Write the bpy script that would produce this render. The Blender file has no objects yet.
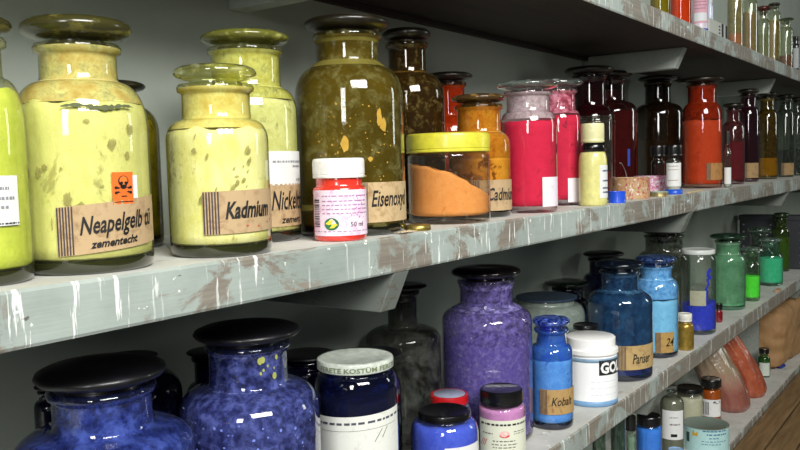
import bpy, bmesh, math, random
from mathutils import Vector, Matrix, noise
random.seed(4)
PI = math.pi
sc = bpy.context.scene
COL = sc.collection
# ------------------------------------------------------------------ camera
FPX = 810.64
CF = Vector((0.80820124, 0.58460479, -0.07104924))
CR = Vector((0.58432562, -0.81107574, -0.02682745))
CU = Vector((0.07330978, 0.01983391, 0.99711198))
CZ = 1.45
C0 = Vector((0, 0, CZ))
FRONT = 0.635            # the shelves' front edge
WALL = 0.9785            # the wall behind them
TOP = {'upper': CZ + .3581, 'middle': CZ - .0907, 'lower': CZ - .5219, 'bottom': CZ - .90}
UND = {'upper': CZ + .3119, 'middle': CZ - .1400, 'lower': CZ - .5685, 'bottom': CZ - .945}


def ray(px, py):
    return CF * FPX + CR * (px - 400) - CU * (py - 225)


def proj(P):
    d = P - C0
    z = d.dot(CF)
    return 400 + FPX * d.dot(CR) / z, 225 - FPX * d.dot(CU) / z, z


def on_y(px, py, y):
    d = ray(px, py)
    return C0 + d * (y / d.y)


def on_z(px, py, z):
    d = ray(px, py)
    return C0 + d * ((z - CZ) / d.z)


def axis_z(X, Y, py):
    k = (225 - py) / FPX
    return CZ + (k * (X * CF.x + Y * CF.y) - (X * CU.x + Y * CU.y)) / (CU.z - k * CF.z)


def elev(px, py):
    return (py - (151.5 + (986 - px) * .0268)) / FPX


def on_cyl(px, py, X, Y, R):
    d = ray(px, py)
    a = d.x * d.x + d.y * d.y
    b = -2 * (d.x * X + d.y * Y)
    c = X * X + Y * Y - R * R
    q = b * b - 4 * a * c
    t = (-b - math.sqrt(q)) / (2 * a) if q > 0 else -b / (2 * a)
    P = C0 + d * t
    return math.atan2(P.y - Y, P.x - X), P.z


# ------------------------------------------------------------------ materials
def hx(s, k=1.0):
    v = [int(s[i:i + 2], 16) / 255 for i in (0, 2, 4)]
    return tuple((((c + .055) / 1.055) ** 2.4 if c > .04045 else c / 12.92) * k for c in v) + (1,)


class NT:
    def __init__(s, name):
        s.m = bpy.data.materials.new(name)
        s.m.use_nodes = True
        s.t = s.m.node_tree
        s.t.nodes.clear()
        s.out = s.n('ShaderNodeOutputMaterial')

    def n(s, typ, **kw):
        o = s.t.nodes.new(typ)
        for k, v in kw.items():
            if isinstance(v, (int, float, tuple, list)) and k in o.inputs:
                o.inputs[k].default_value = v
            else:
                setattr(o, k, v)
        return o

    def l(s, a, b):
        s.t.links.new(a, b)

    def coord(s, scale=(1, 1, 1), loc=(0, 0, 0)):
        tc = s.n('ShaderNodeTexCoord')
        mp = s.n('ShaderNodeMapping')
        mp.inputs['Scale'].default_value = scale
        mp.inputs['Location'].default_value = loc
        s.l(tc.outputs['Object'], mp.inputs['Vector'])
        return mp.outputs['Vector']

    def noise(s, vec, scale, detail=4, rough=.6, dist=0.0):
        o = s.n('ShaderNodeTexNoise', Scale=scale, Detail=detail, Roughness=rough, Distortion=dist)
        s.l(vec, o.inputs['Vector'])
        return o.outputs['Fac']

    def ramp(s, fac, stops):
        r = s.n('ShaderNodeValToRGB')
        e = r.color_ramp.elements
        while len(e) < len(stops):
            e.new(.5)
        for q, (p, c) in zip(e, stops):
            q.position = p
            q.color = c if isinstance(c, tuple) else (c, c, c, 1)
        s.l(fac, r.inputs['Fac'])
        return r.outputs['Color']

    def mixc(s, fac, a, b):
        o = s.n('ShaderNodeMix', data_type='RGBA')
        for x, i in ((fac, 0), (a, 6), (b, 7)):
            if hasattr(x, 'links'):
                s.l(x, o.inputs[i])
            else:
                o.inputs[i].default_value = x
        return o.outputs[2]

    def math(s, op, a, b=0.0):
        o = s.n('ShaderNodeMath', operation=op)
        for x, i in ((a, 0), (b, 1)):
            if hasattr(x, 'links'):
                s.l(x, o.inputs[i])
            else:
                o.inputs[i].default_value = x
        return o.outputs[0]

    def mixs(s, fac, a, b):
        o = s.n('ShaderNodeMixShader')
        if hasattr(fac, 'links'):
            s.l(fac, o.inputs[0])
        else:
            o.inputs[0].default_value = fac
        s.l(a, o.inputs[1])
        s.l(b, o.inputs[2])
        return o.outputs[0]

    def bump(s, h, strength=.3, dist=.002):
        b = s.n('ShaderNodeBump', Strength=strength, Distance=dist)
        s.l(h, b.inputs['Height'])
        return b.outputs['Normal']

    def pbr(s, col, rough=.5, bump=None, **kw):
        p = s.n('ShaderNodeBsdfPrincipled', Roughness=rough)
        for k, v in kw.items():
            p.inputs[k.replace('_', ' ')].default_value = v
        if hasattr(col, 'links'):
            s.l(col, p.inputs['Base Color'])
        else:
            p.inputs['Base Color'].default_value = col
        if bump is not None:
            s.l(bump, p.inputs['Normal'])
        return p.outputs[0]

    def done(s, sh):
        s.l(sh, s.out.inputs['Surface'])
        return s.m


_cache = {}
_seed = [0]


def memo(f):
    def g(*a, **k):
        key = (f.__name__, a, tuple(sorted(k.items())))
        if key not in _cache:
            _cache[key] = f(*a, **k)
        return _cache[key]
    return g


def off():
    _seed[0] += 1
    r = random.Random(_seed[0])
    return (r.uniform(-9, 9), r.uniform(-9, 9), r.uniform(-9, 9))


@memo
def plain(col, rough=.5, coat=0.0, metal=0.0, mottle=.12, name='paint'):
    n = NT(name)
    v = n.coord(loc=off())
    f = n.noise(v, 90, 5)
    c = hx(col)
    lo = tuple(x * (1 - mottle) for x in c[:3]) + (1,)
    hi = tuple(min(1, x * (1 + mottle)) for x in c[:3]) + (1,)
    return n.done(n.pbr(n.ramp(f, [(.3, lo), (.7, hi)]), rough, Coat_Weight=coat, Metallic=metal))


@memo
def powder(c1, c2, c3=None, amt=.5, scale=40, name='pigment_powder', rough=.85, strength=.5, stretch=1.0):
    """loose or caked pigment: two tones in clouds, a third in blots"""
    n = NT(name)
    v = n.coord((1, 1, stretch), off())
    f = n.noise(v, scale * 1.5, 8, .74, .25)
    col = n.ramp(f, [(.36, hx(c1)), (.62, hx(c2))])
    if c3:
        g = n.noise(v, scale * .8, 8, .74, .5)
        k = n.ramp(g, [(.5 + (1 - amt) * .13, 0.0), (.555 + (1 - amt) * .13, 1.0)])
        col = n.mixc(k, col, hx(c3))
    b = n.bump(n.noise(v, scale * 6, 4), strength, .0015)
    return n.done(n.pbr(col, rough, b))


@memo
def glass(tint='f2f7f2', edge='8a9a8c', dust='c8c8b8', amt=.06, scale=60, refl=1.0, rough=.04, name='jar_glass'):
    """thin jar glass: clear head on, darker towards its rim, mirror-like at a slant, with dusty smears"""
    n = NT(name)
    v = n.coord(loc=off())
    lw = n.n('ShaderNodeLayerWeight', Blend=.5)
    fc = lw.outputs['Facing']
    tr = n.n('ShaderNodeBsdfTransparent')
    n.l(n.mixc(n.math('POWER', fc, 3.0), hx(tint), hx(edge)), tr.inputs['Color'])
    gl = n.n('ShaderNodeBsdfGlossy', Roughness=rough)
    gl.inputs['Color'].default_value = (1, 1, 1, 1)
    fr = n.math('MINIMUM', n.math('ADD', n.math('MULTIPLY', n.math('POWER', fc, 4.0), .75 * refl), .045 * refl), 1.0)
    sh = n.mixs(fr, tr.outputs[0], gl.outputs[0])
    if amt > 0:
        f = n.noise(v, scale * 2.2, 7, .72, .3)
        d = n.n('ShaderNodeBsdfDiffuse')
        d.inputs['Color'].default_value = hx(dust)
        t = .72 - amt * .5
        k = n.math('MULTIPLY', n.ramp(f, [(t - .08, 0.06), (t + .1, 1.0)]), min(1, .2 + amt))
        sh = n.mixs(k, sh, d.outputs[0])
    return n.done(sh)


@memo
def film(c1, c2, cover=.5, scale=50, soft=.06, base=0.0, name='dried_residue'):
    """pigment clinging to the inside of the glass in patches"""
    n = NT(name)
    v = n.coord(loc=off())
    f = n.noise(v, scale * 1.7, 8, .75, .25)
    t = .5 + (.5 - cover) * .42
    k = n.ramp(f, [(t - soft, base), (t + soft, 1.0)])
    d = n.n('ShaderNodeBsdfDiffuse')
    n.l(n.ramp(n.noise(v, scale * 1.7, 4), [(.35, hx(c1)), (.65, hx(c2))]), d.inputs['Color'])
    tr = n.n('ShaderNodeBsdfTransparent')
    return n.done(n.mixs(k, tr.outputs[0], d.outputs[0]))


@memo
def stopper_glass(col, dirt, rough=.16, amt=.4, name='stopper_glass'):
    n = NT(name)
    v = n.coord(loc=off())
    f = n.noise(v, 55, 5, .6, .5)
    c = n.mixc(n.ramp(f, [(.62 - amt * .2, 0.0), (.72 - amt * .1, 1.0)]), hx(col), hx(dirt))
    return n.done(n.pbr(c, rough, Coat_Weight=.25, Coat_Roughness=.1))


@memo
def paper(col, stain, amt=.35, name='label_paper'):
    n = NT(name)
    v = n.coord(loc=off())
    f = n.noise(v, 70, 6, .65, .8)
    g = n.noise(v, 420, 3)
    c = n.mixc(n.ramp(f, [(.62 - amt * .25, 0.0), (.8 - amt * .2, 1.0)]), hx(col), hx(stain))
    return n.done(n.pbr(c, .75, n.bump(g, .15, .0004)))


@memo
def ink(col='0c0a0c', name='ink'):
    n = NT(name)
    return n.done(n.pbr(hx(col), .6))


def shelf_mat(kind, wear=0.0):
    """old grey gloss paint on planks: rubbed through to brown wood, with white drips and dribbles"""
    n = NT('shelf_paint_' + kind)
    o = off()
    v = n.coord(loc=o)
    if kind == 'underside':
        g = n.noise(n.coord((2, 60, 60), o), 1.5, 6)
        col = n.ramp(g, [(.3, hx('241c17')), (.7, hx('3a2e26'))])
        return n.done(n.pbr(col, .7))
    grain = n.noise(n.coord((3, 70, 90), o), 1.6, 6, .6, .3)
    if kind == 'front':
        base = n.ramp(n.noise(v, 7, 6), [(.3, hx('8c9690')), (.7, hx('adb7b1'))])
        worn = n.ramp(grain, [(.25, hx('685c50')), (.75, hx('948a7d'))])
        tc = n.n('ShaderNodeTexCoord')
        sx = n.n('ShaderNodeSeparateXYZ')
        n.l(tc.outputs['Object'], sx.inputs[0])
        # rubbed barer the farther along the shelf
        along = n.math('MULTIPLY', n.math('MINIMUM', n.math('MAXIMUM', n.math('ADD', sx.outputs['X'], 2.4), 0.0), 2.4), .035)
        wn = n.math('ADD', n.math('ADD', n.noise(n.coord((1, 1, 1.2), o), 6.5, 7, .7, .6), along), wear)
        k = n.ramp(wn, [(.548, 0.0), (.59, .85)])
        col = n.mixc(k, base, worn)
        d1 = n.math('MULTIPLY',
                    n.ramp(n.noise(n.coord((130, 1, 11), o), 1.0, 4, .6, .3), [(.585, 0.0), (.625, 1.0)]),
                    n.ramp(n.noise(n.coord((5, 1, 2), o), 1.6, 2), [(.40, 0.0), (.5, 1.0)]))
        col = n.mixc(d1, col, hx('e4e8e4'))
        sp = n.ramp(n.noise(v, 75, 3, .5), [(.70, 0.0), (.72, 1.0)])
        col = n.mixc(sp, col, hx('eef0ea'))
        dk = n.ramp(n.noise(n.coord((30, 1, 60), (o[1], 3, o[0])), 1.0, 4, .6, .3), [(.70, 0.0), (.73, .8)])
        col = n.mixc(dk, col, hx('463a34'))
        h = n.math('ADD', d1, grain)
        return n.done(n.pbr(col, .5, n.bump(h, .35, .002)))
    base = n.ramp(n.noise(v, 9, 6), [(.3, hx('bfbfb8')), (.7, hx('dcdcd6'))])
    k = n.ramp(n.noise(v, 14, 7, .7, .5), [(.6, 0.0), (.7, .7)])
    col = n.mixc(k, base, hx('8d8070'))
    sp = n.ramp(n.noise(v, 60, 3, .5), [(.68, 0.0), (.71, 1.0)])
    col = n.mixc(sp, col, hx('f0f0ea'))
    return n.done(n.pbr(col, .55, n.bump(grain, .25, .0015)))


# ------------------------------------------------------------------ mesh helpers
def link(name, bm, mats, parent=None, smooth=True, loc=None):
    me = bpy.data.meshes.new(name)
    bmesh.ops.recalc_face_normals(bm, faces=bm.faces)
    bm.to_mesh(me)
    bm.free()
    for m in (mats if isinstance(mats, (list, tuple)) else [mats]):
        me.materials.append(m)
    if smooth:
        for p in me.polygons:
            p.use_smooth = True
    o = bpy.data.objects.new(name, me)
    COL.objects.link(o)
    if parent:
        o.parent = parent
    if loc is not None:
        o.location = loc
    return o


def autosmooth(o, ang=35):
    me = o.data
    bm = bmesh.new()
    bm.from_mesh(me)
    lim = math.radians(ang)
    for e in bm.edges:
        if len(e.link_faces) == 2:
            e.smooth = e.calc_face_angle(0) < lim
    bm.to_mesh(me)
    bm.free()
    return o


def tag(o, label=None, cat=None, group=None, kind=None):
    for k, v in (('label', label), ('category', cat), ('group', group), ('kind', kind)):
        if v:
            o[k] = v
    return o


def root(name, loc, label, cat, group=None):
    e = bpy.data.objects.new(name, None)
    e.empty_display_size = .03
    e.location = loc
    COL.objects.link(e)
    return tag(e, label, cat, group)


def lathe(prof, seg=56, bm=None, rib=0.0, ribz=None, mat=0):
    """revolve (r, z) points; a radius of 0 closes the end"""
    bm = bm or bmesh.new()
    rings = []
    for r, z in prof:
        if r <= 1e-6:
            rings.append([bm.verts.new((0, 0, z))])
        else:
            ring = []
            for i in range(seg):
                a = 2 * PI * i / seg
                q = r
                if rib and ribz and ribz[0] <= z <= ribz[1]:
                    q = r - (rib if i % 2 else 0)
                ring.append(bm.verts.new((q * math.cos(a), q * math.sin(a), z)))
            rings.append(ring)
    for A, B in zip(rings, rings[1:]):
        if len(A) == 1 and len(B) == 1:
            continue
        for i in range(seg):
            j = (i + 1) % seg
            if len(A) == 1:
                f = bm.faces.new((A[0], B[i], B[j]))
            elif len(B) == 1:
                f = bm.faces.new((A[i], A[j], B[0]))
            else:
                f = bm.faces.new((A[i], A[j], B[j], B[i]))
            f.material_index = mat
    return bm


def box(bm, lo, hi, bevel=0.0, mat=0):
    vs = [bm.verts.new((x, y, z)) for z in (lo[2], hi[2]) for y in (lo[1], hi[1]) for x in (lo[0], hi[0])]
    fs = []
    for q in ((0, 2, 3, 1), (4, 5, 7, 6), (0, 1, 5, 4), (1, 3, 7, 5), (3, 2, 6, 7), (2, 0, 4, 6)):
        f = bm.faces.new([vs[i] for i in q])
        f.material_index = mat
        fs.append(f)
    if bevel:
        es = list({e for f in fs for e in f.edges})
        bmesh.ops.bevel(bm, geom=es, offset=bevel, segments=2, affect='EDGES', profile=.5)
    return bm


def bottle_profile(R, rn, zs, znb, znt, neck_flare=1.0):
    """local z, base at 0: outer wall of a round bottle up to its mouth"""
    p = [(0, .004), (R * .55, .003), (R * .86, 0), (R * .93, .0006), (R * .975, .003), (R * .995, .007), (R, .012)]
    n = 5
    for i in range(1, n + 1):
        p.append((R, .012 + (zs - .012) * i / n))
    m = 12
    rj = rn * 1.03
    for i in range(1, m + 1):
        t = PI / 2 * i / m
        p.append((rj + (R - rj) * math.cos(t), zs + (znb - zs) * math.sin(t)))
    h = znt - znb
    p += [(rn * 1.0, znb + h * .06), (rn * .985, znb + h * .25), (rn * .985, znb + h * .7)]
    return p


def text_mesh(s, bold=0.0, shear=0.0):
    cu = bpy.data.curves.new('t', 'FONT')
    cu.body = s
    cu.size = 1
    cu.shear = shear
    cu.offset = bold
    cu.resolution_u = 2
    o = bpy.data.objects.new('t', cu)
    COL.objects.link(o)
    bpy.context.view_layer.update()
    me = bpy.data.meshes.new_from_object(o.evaluated_get(bpy.context.evaluated_depsgraph_get()))
    bpy.data.objects.remove(o)
    bpy.data.curves.remove(cu)
    return me


class Cyl:
    """the upright cylinder a label is stuck on"""

    def __init__(s, par, R, X, Y, Z):
        s.par, s.R, s.X, s.Y, s.Z = par, R, X, Y, Z

    def at(s, px, py):
        a, z = on_cyl(px, py, s.X, s.Y, s.R)
        return a, z - s.Z

    def frame(s, x0, x1, y0, y1, wrap=0, skew=0):
        ym = (y0 + y1) / 2
        a0, _ = s.at(x0, ym)
        a1, _ = s.at(x1, ym)
        if a1 < a0:
            a1 += 2 * PI
        xm = (x0 + x1) / 2
        _, zt = s.at(xm, y0)
        _, zb = s.at(xm, y1)
        return dict(a0=a0, a1=a1 + math.radians(wrap), z0=zb, z1=zt, skew=skew, w=(a1 - a0) * s.R)

    def pt(s, F, u, v, lift=.0004):
        """u in metres from the label's left edge, v in metres from its lower edge"""
        a = F['a0'] + u / s.R
        z = F['z0'] + v + F['skew'] * u
        return ((s.R + lift) * math.cos(a), (s.R + lift) * math.sin(a), z)

    def rect(s, bm, F, u0, u1, v0, v1, lift, mat=0):
        n = max(1, int((u1 - u0) / s.R / .12) + 1)
        A = [bm.verts.new(s.pt(F, u0 + (u1 - u0) * i / n, v0, lift)) for i in range(n + 1)]
        B = [bm.verts.new(s.pt(F, u0 + (u1 - u0) * i / n, v1, lift)) for i in range(n + 1)]
        for i in range(n):
            bm.faces.new((A[i], A[i + 1], B[i + 1], B[i])).material_index = mat

    def poly(s, bm, F, pts, lift, mat=0):
        bm.faces.new([bm.verts.new(s.pt(F, u, v, lift)) for u, v in pts]).material_index = mat

    def disc(s, bm, F, u, v, ru, rv, lift, mat=0, n=20):
        s.poly(bm, F, [(u + ru * math.cos(2 * PI * i / n), v + rv * math.sin(2 * PI * i / n)) for i in range(n)], lift, mat)

    def label(s, F, mat, name='label', lab=None):
        bm = bmesh.new()
        W = (F['a1'] - F['a0']) * s.R
        s.rect(bm, F, 0, W, 0, F['z1'] - F['z0'], .0004)
        o = link(name, bm, mat, s.par, smooth=True)
        if lab:
            o['label'] = lab
        return o

    def text(s, F, string, u, v, h, mat, parent, bold=.02, shear=.25, name='lettering', stretch=1.0, lift=.0009):
        me = text_mesh(string, bold, shear)
        k = h / .7
        for vv in me.vertices:
            vv.co = s.pt(F, u + vv.co.x * k * stretch, v + vv.co.y * k, lift)
        me.materials.append(mat)
        o = bpy.data.objects.new(name, me)
        COL.objects.link(o)
        o.parent = parent
        return o


KRAFT = ('b59a74', '8d6f4c')
BLACK = ink()


def kraft_label(c, x0, x1, y0, y1, lines, wrap=25, skew=0, col=KRAFT, hatch=.16, lab='tan paper label'):
    """tan label with a hatched strip at its left end; lines = (text, left px, baseline fraction, height fraction, bold, stretch)"""
    F = c.frame(x0, x1, y0, y1, wrap, skew)
    H = F['z1'] - F['z0']
    L = c.label(F, paper(col[0], col[1], .45), lab=lab)
    bm = bmesh.new()
    wv = F['w'] * hatch
    n = 6
    for i in range(n):
        u = wv * (i + .15) / n
        c.rect(bm, F, u, u + wv * .5 / n, H * .01, H * .99, .0007)
    link('printed_stripes', bm, ink('3a3038'), L)
    for t, ul, vb, hf, bold, st in lines:
        c.text(F, t, F['w'] * ul, H * vb, H * hf, BLACK, L, bold, .3, stretch=st)
    return F, L


def dashes(c, F, rows, mat, parent, name='fine_print', seed=1):
    """lines of print too small to read: rows = (u0, u1, v, h) as fractions"""
    r = random.Random(seed)
    H = F['z1'] - F['z0']
    bm = bmesh.new()
    for u0, u1, v, h in rows:
        u = u0
        while u < u1 - .01:
            du = min(r.uniform(.02, .07), u1 - u)
            c.rect(bm, F, F['w'] * u, F['w'] * (u + du), H * v, H * (v + h), .0008)
            u += du + r.uniform(.012, .03)
    return link(name, bm, mat, parent)


# ------------------------------------------------------------------ jars
PRINT = []


def site(shelf, cx, w, ym, yb=None, v=None):
    Z = TOP[shelf]
    if v is None:
        s = elev(cx, yb)
        P = on_z(cx, yb - w / 2 * s, Z)
        v = P.y - FRONT
    P = on_y(cx, ym, FRONT + v)
    X, Y = P.x, P.y
    dep = Vector((X, Y, 0)).dot(CF) + (axis_z(X, Y, ym) - CZ) * CF.z
    R = w / 2 * dep / FPX
    return X, Y, Z, R, dep


def jar(name, label, cat, shelf, cx, w, yt, ynt, ynb, ysh, nw, cw, yb=None, v=None, ym=None, gl=None, stop=('disc', None),
        fill=None, coat=None, group=None, base_tint=None, seg=56, body='glass_body'):
    """a round jar or bottle; all sizes are the photograph's, turned into metres at the jar's own distance"""
    ymid = ym if ym is not None else ((ysh + yb) / 2 if yb else ysh + w * .6)
    X, Y, Z, R, dep = site(shelf, cx, w, ymid, yb, v)
    # keep the foot on the board and off the wall
    if Y - R < FRONT + .002:
        Y = FRONT + .002 + R
        X = on_y(cx, ymid, Y).x
    if Y + R > WALL - .003:
        Y = WALL - .003 - R
        X = on_y(cx, ymid, Y).x
    k = dep / FPX

    def zf(py, half):          # the front of a ring of this half width shows at py
        return axis_z(X, Y, py - half * elev(cx, py)) - Z
    rn, rc = nw / 2 * k, cw / 2 * k
    zt = axis_z(X, Y, yt + cw / 2 * abs(elev(cx, yt))) - Z
    zs, znb, znt = zf(ysh, w / 2), zf(ynb, nw / 2), zf(ynt, nw / 2)
    yfoot = proj(Vector((X, Y, Z)) - Vector((X, Y, 0)).normalized() * R)[1]
    PRINT.append('%-58s X%.3f Y%.3f v%.3f R%.4f H%.3f zs%.3f znb%.3f znt%.3f foot_y %.1f %s' % (
        label[:58], X, Y, Y - FRONT, R, zt, zs, znb, znt, yfoot, yb))
    rt = root(name, (X, Y, Z), label, cat, group)
    prof = bottle_profile(R, rn, zs, znb, znt)
    h = znt - znb
    kind = stop[0]
    if kind in ('disc', 'flat'):
        lip = min(.0045, rn * .16)
        prof += [(rn * 1.0, znt - lip * 2.2), (rn + lip * .8, znt - lip * 1.9), (rn + lip, znt - lip * .9), (rn + lip * .6, znt - lip * .15),
                 (rn * .97, znt), (rn * .86, znt - .001), (rn * .84, znt - h * .3)]
    else:
        prof += [(rn * .985, znt + (zt - znt) * .5), (rn * .9, znt + (zt - znt) * .6)]
    bm = lathe(prof, seg)
    mats = [gl or glass()]
    if base_tint:              # the thick glass foot reflects dark; that dark is put into its colour
        mats.append(base_tint)
        for f in bm.faces:
            if max(q.co.z for q in f.verts) <= .0125:
                f.material_index = 1
    link(body, bm, mats, rt)

    def r_in(z, t=.0016):
        q = R
        for (r0, z0), (r1, z1) in zip(prof[6:], prof[7:]):
            if z0 <= z <= z1 and z1 > z0:
                q = r0 + (r1 - r0) * (z - z0) / (z1 - z0)
                break
        return max(.002, q - t)
    ztop = None
    if fill:
        fm, fy = fill[0], fill[1]
        slope = fill[2] if len(fill) > 2 else 0
        ztop = min(zf(fy, w / 2 * .98), znt - .004) if fy is not None else znt - h * .15
        z0 = .0135 if R > .03 else .004
        pr = [(0, z0 - .001), (R * .9 - .002, z0 - .001), (R - .0019, z0 + .002)]
        m = 14
        for i in range(1, m + 1):
            z = z0 + .002 + (ztop - z0 - .002) * i / m
            pr.append((r_in(z), z))
        nr = len(pr)
        rl = pr[-1][0]
        pr += [(rl * .8, ztop + .0005), (rl * .5, ztop + .001), (rl * .2, ztop + .001), (0, ztop + .001)]
        b = lathe(pr, seg)
        b.verts.ensure_lookup_table()
        sd = R * 1000 + cx
        for q in b.verts:
            if q.co.z > z0 + .004:
                wgt = 1.0 if q.co.z > ztop - 1e-4 else max(0, (q.co.z - z0) / (ztop - z0)) ** (1.3 if slope else 4)
                d = q.co.x * CR.x + q.co.y * CR.y
                side = d / max(R, 1e-6)
                q.co.z += wgt * (slope * d * (1 + .35 * side * (1 if slope else 0)) +
                                 min(.006, R * .1) * noise.noise(Vector((q.co.x * 45 + sd, q.co.y * 45, 0))) * (1 if fy else 0))
        link('pigment', b, fm, rt)
    if coat:
        cm, zl, zh = coat[0], coat[1], coat[2]
        zl = zf(zl, w / 2) if zl is not None else .014
        zh = zf(zh, nw / 2) if zh is not None else znt - h * .12
        pr = []
        for i in range(22):
            z = zl + (zh - zl) * i / 21
            pr.append((r_in(z, .0009), z))
        link('residue', lathe(pr, seg), cm, rt)
    sm = stop[1] or stopper_glass('1c1a12', '4a4630')
    th = zt - znt
    if kind == 'disc':
        # ground plug, collar and a broad lens-shaped top
        pr = [(0, znt - h * .45), (rn * .74, znt - h * .45), (rn * .8, znt), (rn * .72, znt + th * .12), (rc * .8, znt + th * .2),
              (rc * .95, znt + th * .36), (rc, znt + th * .55), (rc * .97, znt + th * .74), (rc * .85, znt + th * .9),
              (rc * .55, zt), (rc * .25, zt - th * .03), (0, zt - th * .05)]
        o = link('stopper', lathe(pr, seg), sm, rt)
    elif kind == 'flat':
        pr = [(0, znt - h * .45), (rn * .74, znt - h * .45), (rn * .8, znt), (rn * .7, znt + th * .35), (rc * .96, znt + th * .5),
              (rc, znt + th * .62), (rc, znt + th * .9), (rc * .96, zt), (0, zt)]
        o = link('stopper', lathe(pr, seg), sm, rt)
    elif kind == 'screw':
        rib = .0005 if len(stop) > 2 and stop[2] else 0
        zl = znt
        pr = [(rc * .9, zl + .0005), (rc * .985, zl), (rc, zl + .001), (rc, zl + th * .12), (rc * .985, zl + th * .14), (rc * .985, zl + th * .18),
              (rc, zl + th * .2), (rc, zl + th * .8), (rc * .985, zl + th * .93), (rc * .94, zl + th * .995), (rc * .88, zt), (rc * .84, zt - th * .05), (0, zt - th * .05)]
        o = autosmooth(link('lid', lathe(pr, 96 if rib else seg, rib=rib, ribz=(zl + th * .19, zl + th * .81)), sm, rt), 40)
    elif kind == 'stepped':
        pr = [(rc * .9, znt + .0005), (rc, znt), (rc, znt + th * .25), (rc * .9, znt + th * .3), (rc * .9, znt + th * .93), (rc * .85, zt), (0, zt)]
        o = autosmooth(link('lid', lathe(pr, seg), sm, rt), 40)
    c = Cyl(rt, R, X, Y, Z)
    c.rc, c.znt, c.zt, c.rn, c.zs, c.znb, c.k = rc, znt, zt, rn, zs, znb, k
    return c


# ------------------------------------------------------------------ the room
n = NT('wall_plaster')
v = n.coord()
f = n.noise(v, 3, 6)
WALLM = n.done(n.pbr(n.ramp(f, [(.3, hx('a0a99f')), (.7, hx('b3bbb0'))]), .8, n.bump(n.noise(v, 120, 4), .2, .001)))
n = NT('floor_boards')
v = n.coord((1, 8, 1))
FLOORM = n.done(n.pbr(n.ramp(n.noise(v, 3, 6), [(.3, hx('5c5a56')), (.7, hx('7c7a74'))]), .6))
bm = bmesh.new()
box(bm, (-4, WALL, 0), (9, WALL + .12, 3.0))
tag(link('wall_back', bm, WALLM, smooth=False), kind='structure')
bm = bmesh.new()
box(bm, (-4, -4, -.1), (9, WALL + .12, 0))
tag(link('floor', bm, FLOORM, smooth=False), kind='structure')

SFL = shelf_mat('front', .05)
SF, ST, SU = shelf_mat('front'), shelf_mat('top'), shelf_mat('underside')
n = NT('shaded_bracket_wood')
v = n.coord((1, 2, 2))
g = n.noise(v, 30, 7, .7, .4)
BRM = n.done(n.pbr(n.mixc(n.ramp(g, [(.56, 0.0), (.64, .8)]), hx('737a73'), hx('665848')), .6, n.bump(g, .3, .001)))  # grey and brown wood, its colour darkened for the shade under the shelves
BRU = plain('aab1a9', .55, mottle=.06, name='lit_bracket_paint')  # paler copy: the light falling on the upper brackets is put into the colour
SHELF_LABEL = {
    'upper': 'topmost grey painted wooden shelf board, its dark underside facing down',
    'middle': 'grey shelf board with white drips under the yellow and red pigment jars',
    'lower': 'grey paint-spattered shelf board under the blue and green pigment jars',
    'bottom': 'lowest grey shelf board holding the plastic bags and small tins'}
for key in ('upper', 'middle', 'lower', 'bottom'):
    zb, zt = UND[key], TOP[key]
    rt = root('wall_shelf', (2.5, FRONT, zb), SHELF_LABEL[key], 'shelf', 'painted wooden shelves on the wall')
    bm = bmesh.new()
    L0, L1 = -3.2, 4.2
    nx = 60
    rnd = random.Random(key)
    cols = []
    for i in range(nx + 1):
        x = L0 + (L1 - L0) * i / nx
        j = rnd.uniform(-.0006, .0006)
        cols.append([bm.verts.new((x, y, z)) for y, z in ((.0015 + j, 0), (j, .003), (j, zt - zb - .003), (.003 + j, zt - zb), (WALL - FRONT - .001, zt - zb), (WALL - FRONT - .001, 0))])
    for A, B in zip(cols, cols[1:]):
        for q in range(6):
            fc = bm.faces.new((A[q], B[q], B[(q + 1) % 6], A[(q + 1) % 6]))
            fc.material_index = {3: 1, 4: 2, 5: 2}.get(q, 0)
    bm.faces.new(cols[0])
    bm.faces.new(cols[-1])
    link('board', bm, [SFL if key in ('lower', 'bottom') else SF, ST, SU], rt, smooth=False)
    if key != 'bottom':
        for bx in {'middle': (-.48, .865, 2.2, 3.535, 4.87), 'upper': (-.45, .905, 2.31, 3.5, 4.87), 'lower': (-.48, .55, 1.93, 3.9, 4.87)}[key]:
            bm = bmesh.new()
            y0 = .002 if key != 'upper' else .05
            pts = [(y0, 0), (y0 + .026, -.056), (WALL - FRONT - .001, -.056), (WALL - FRONT - .001, 0)]
            A = [bm.verts.new((0, y, z)) for y, z in pts]
            B = [bm.verts.new((.035, y, z)) for y, z in pts]
            bm.faces.new(A)
            bm.faces.new(B[::-1])
            for i in range(4):
                bm.faces.new((A[i], A[(i + 1) % 4], B[(i + 1) % 4], B[i]))
            bmesh.ops.bevel(bm, geom=bm.edges[:], offset=.0012, segments=1, affect='EDGES')
            link('bracket', bm, BRU if key == 'upper' else BRM, rt, smooth=False, loc=(bx - 2.5, 0, -.0003))
        bm = bmesh.new()
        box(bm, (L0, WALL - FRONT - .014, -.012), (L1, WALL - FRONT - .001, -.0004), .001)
        link('wall_batten', bm, SU, rt, smooth=False)

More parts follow.
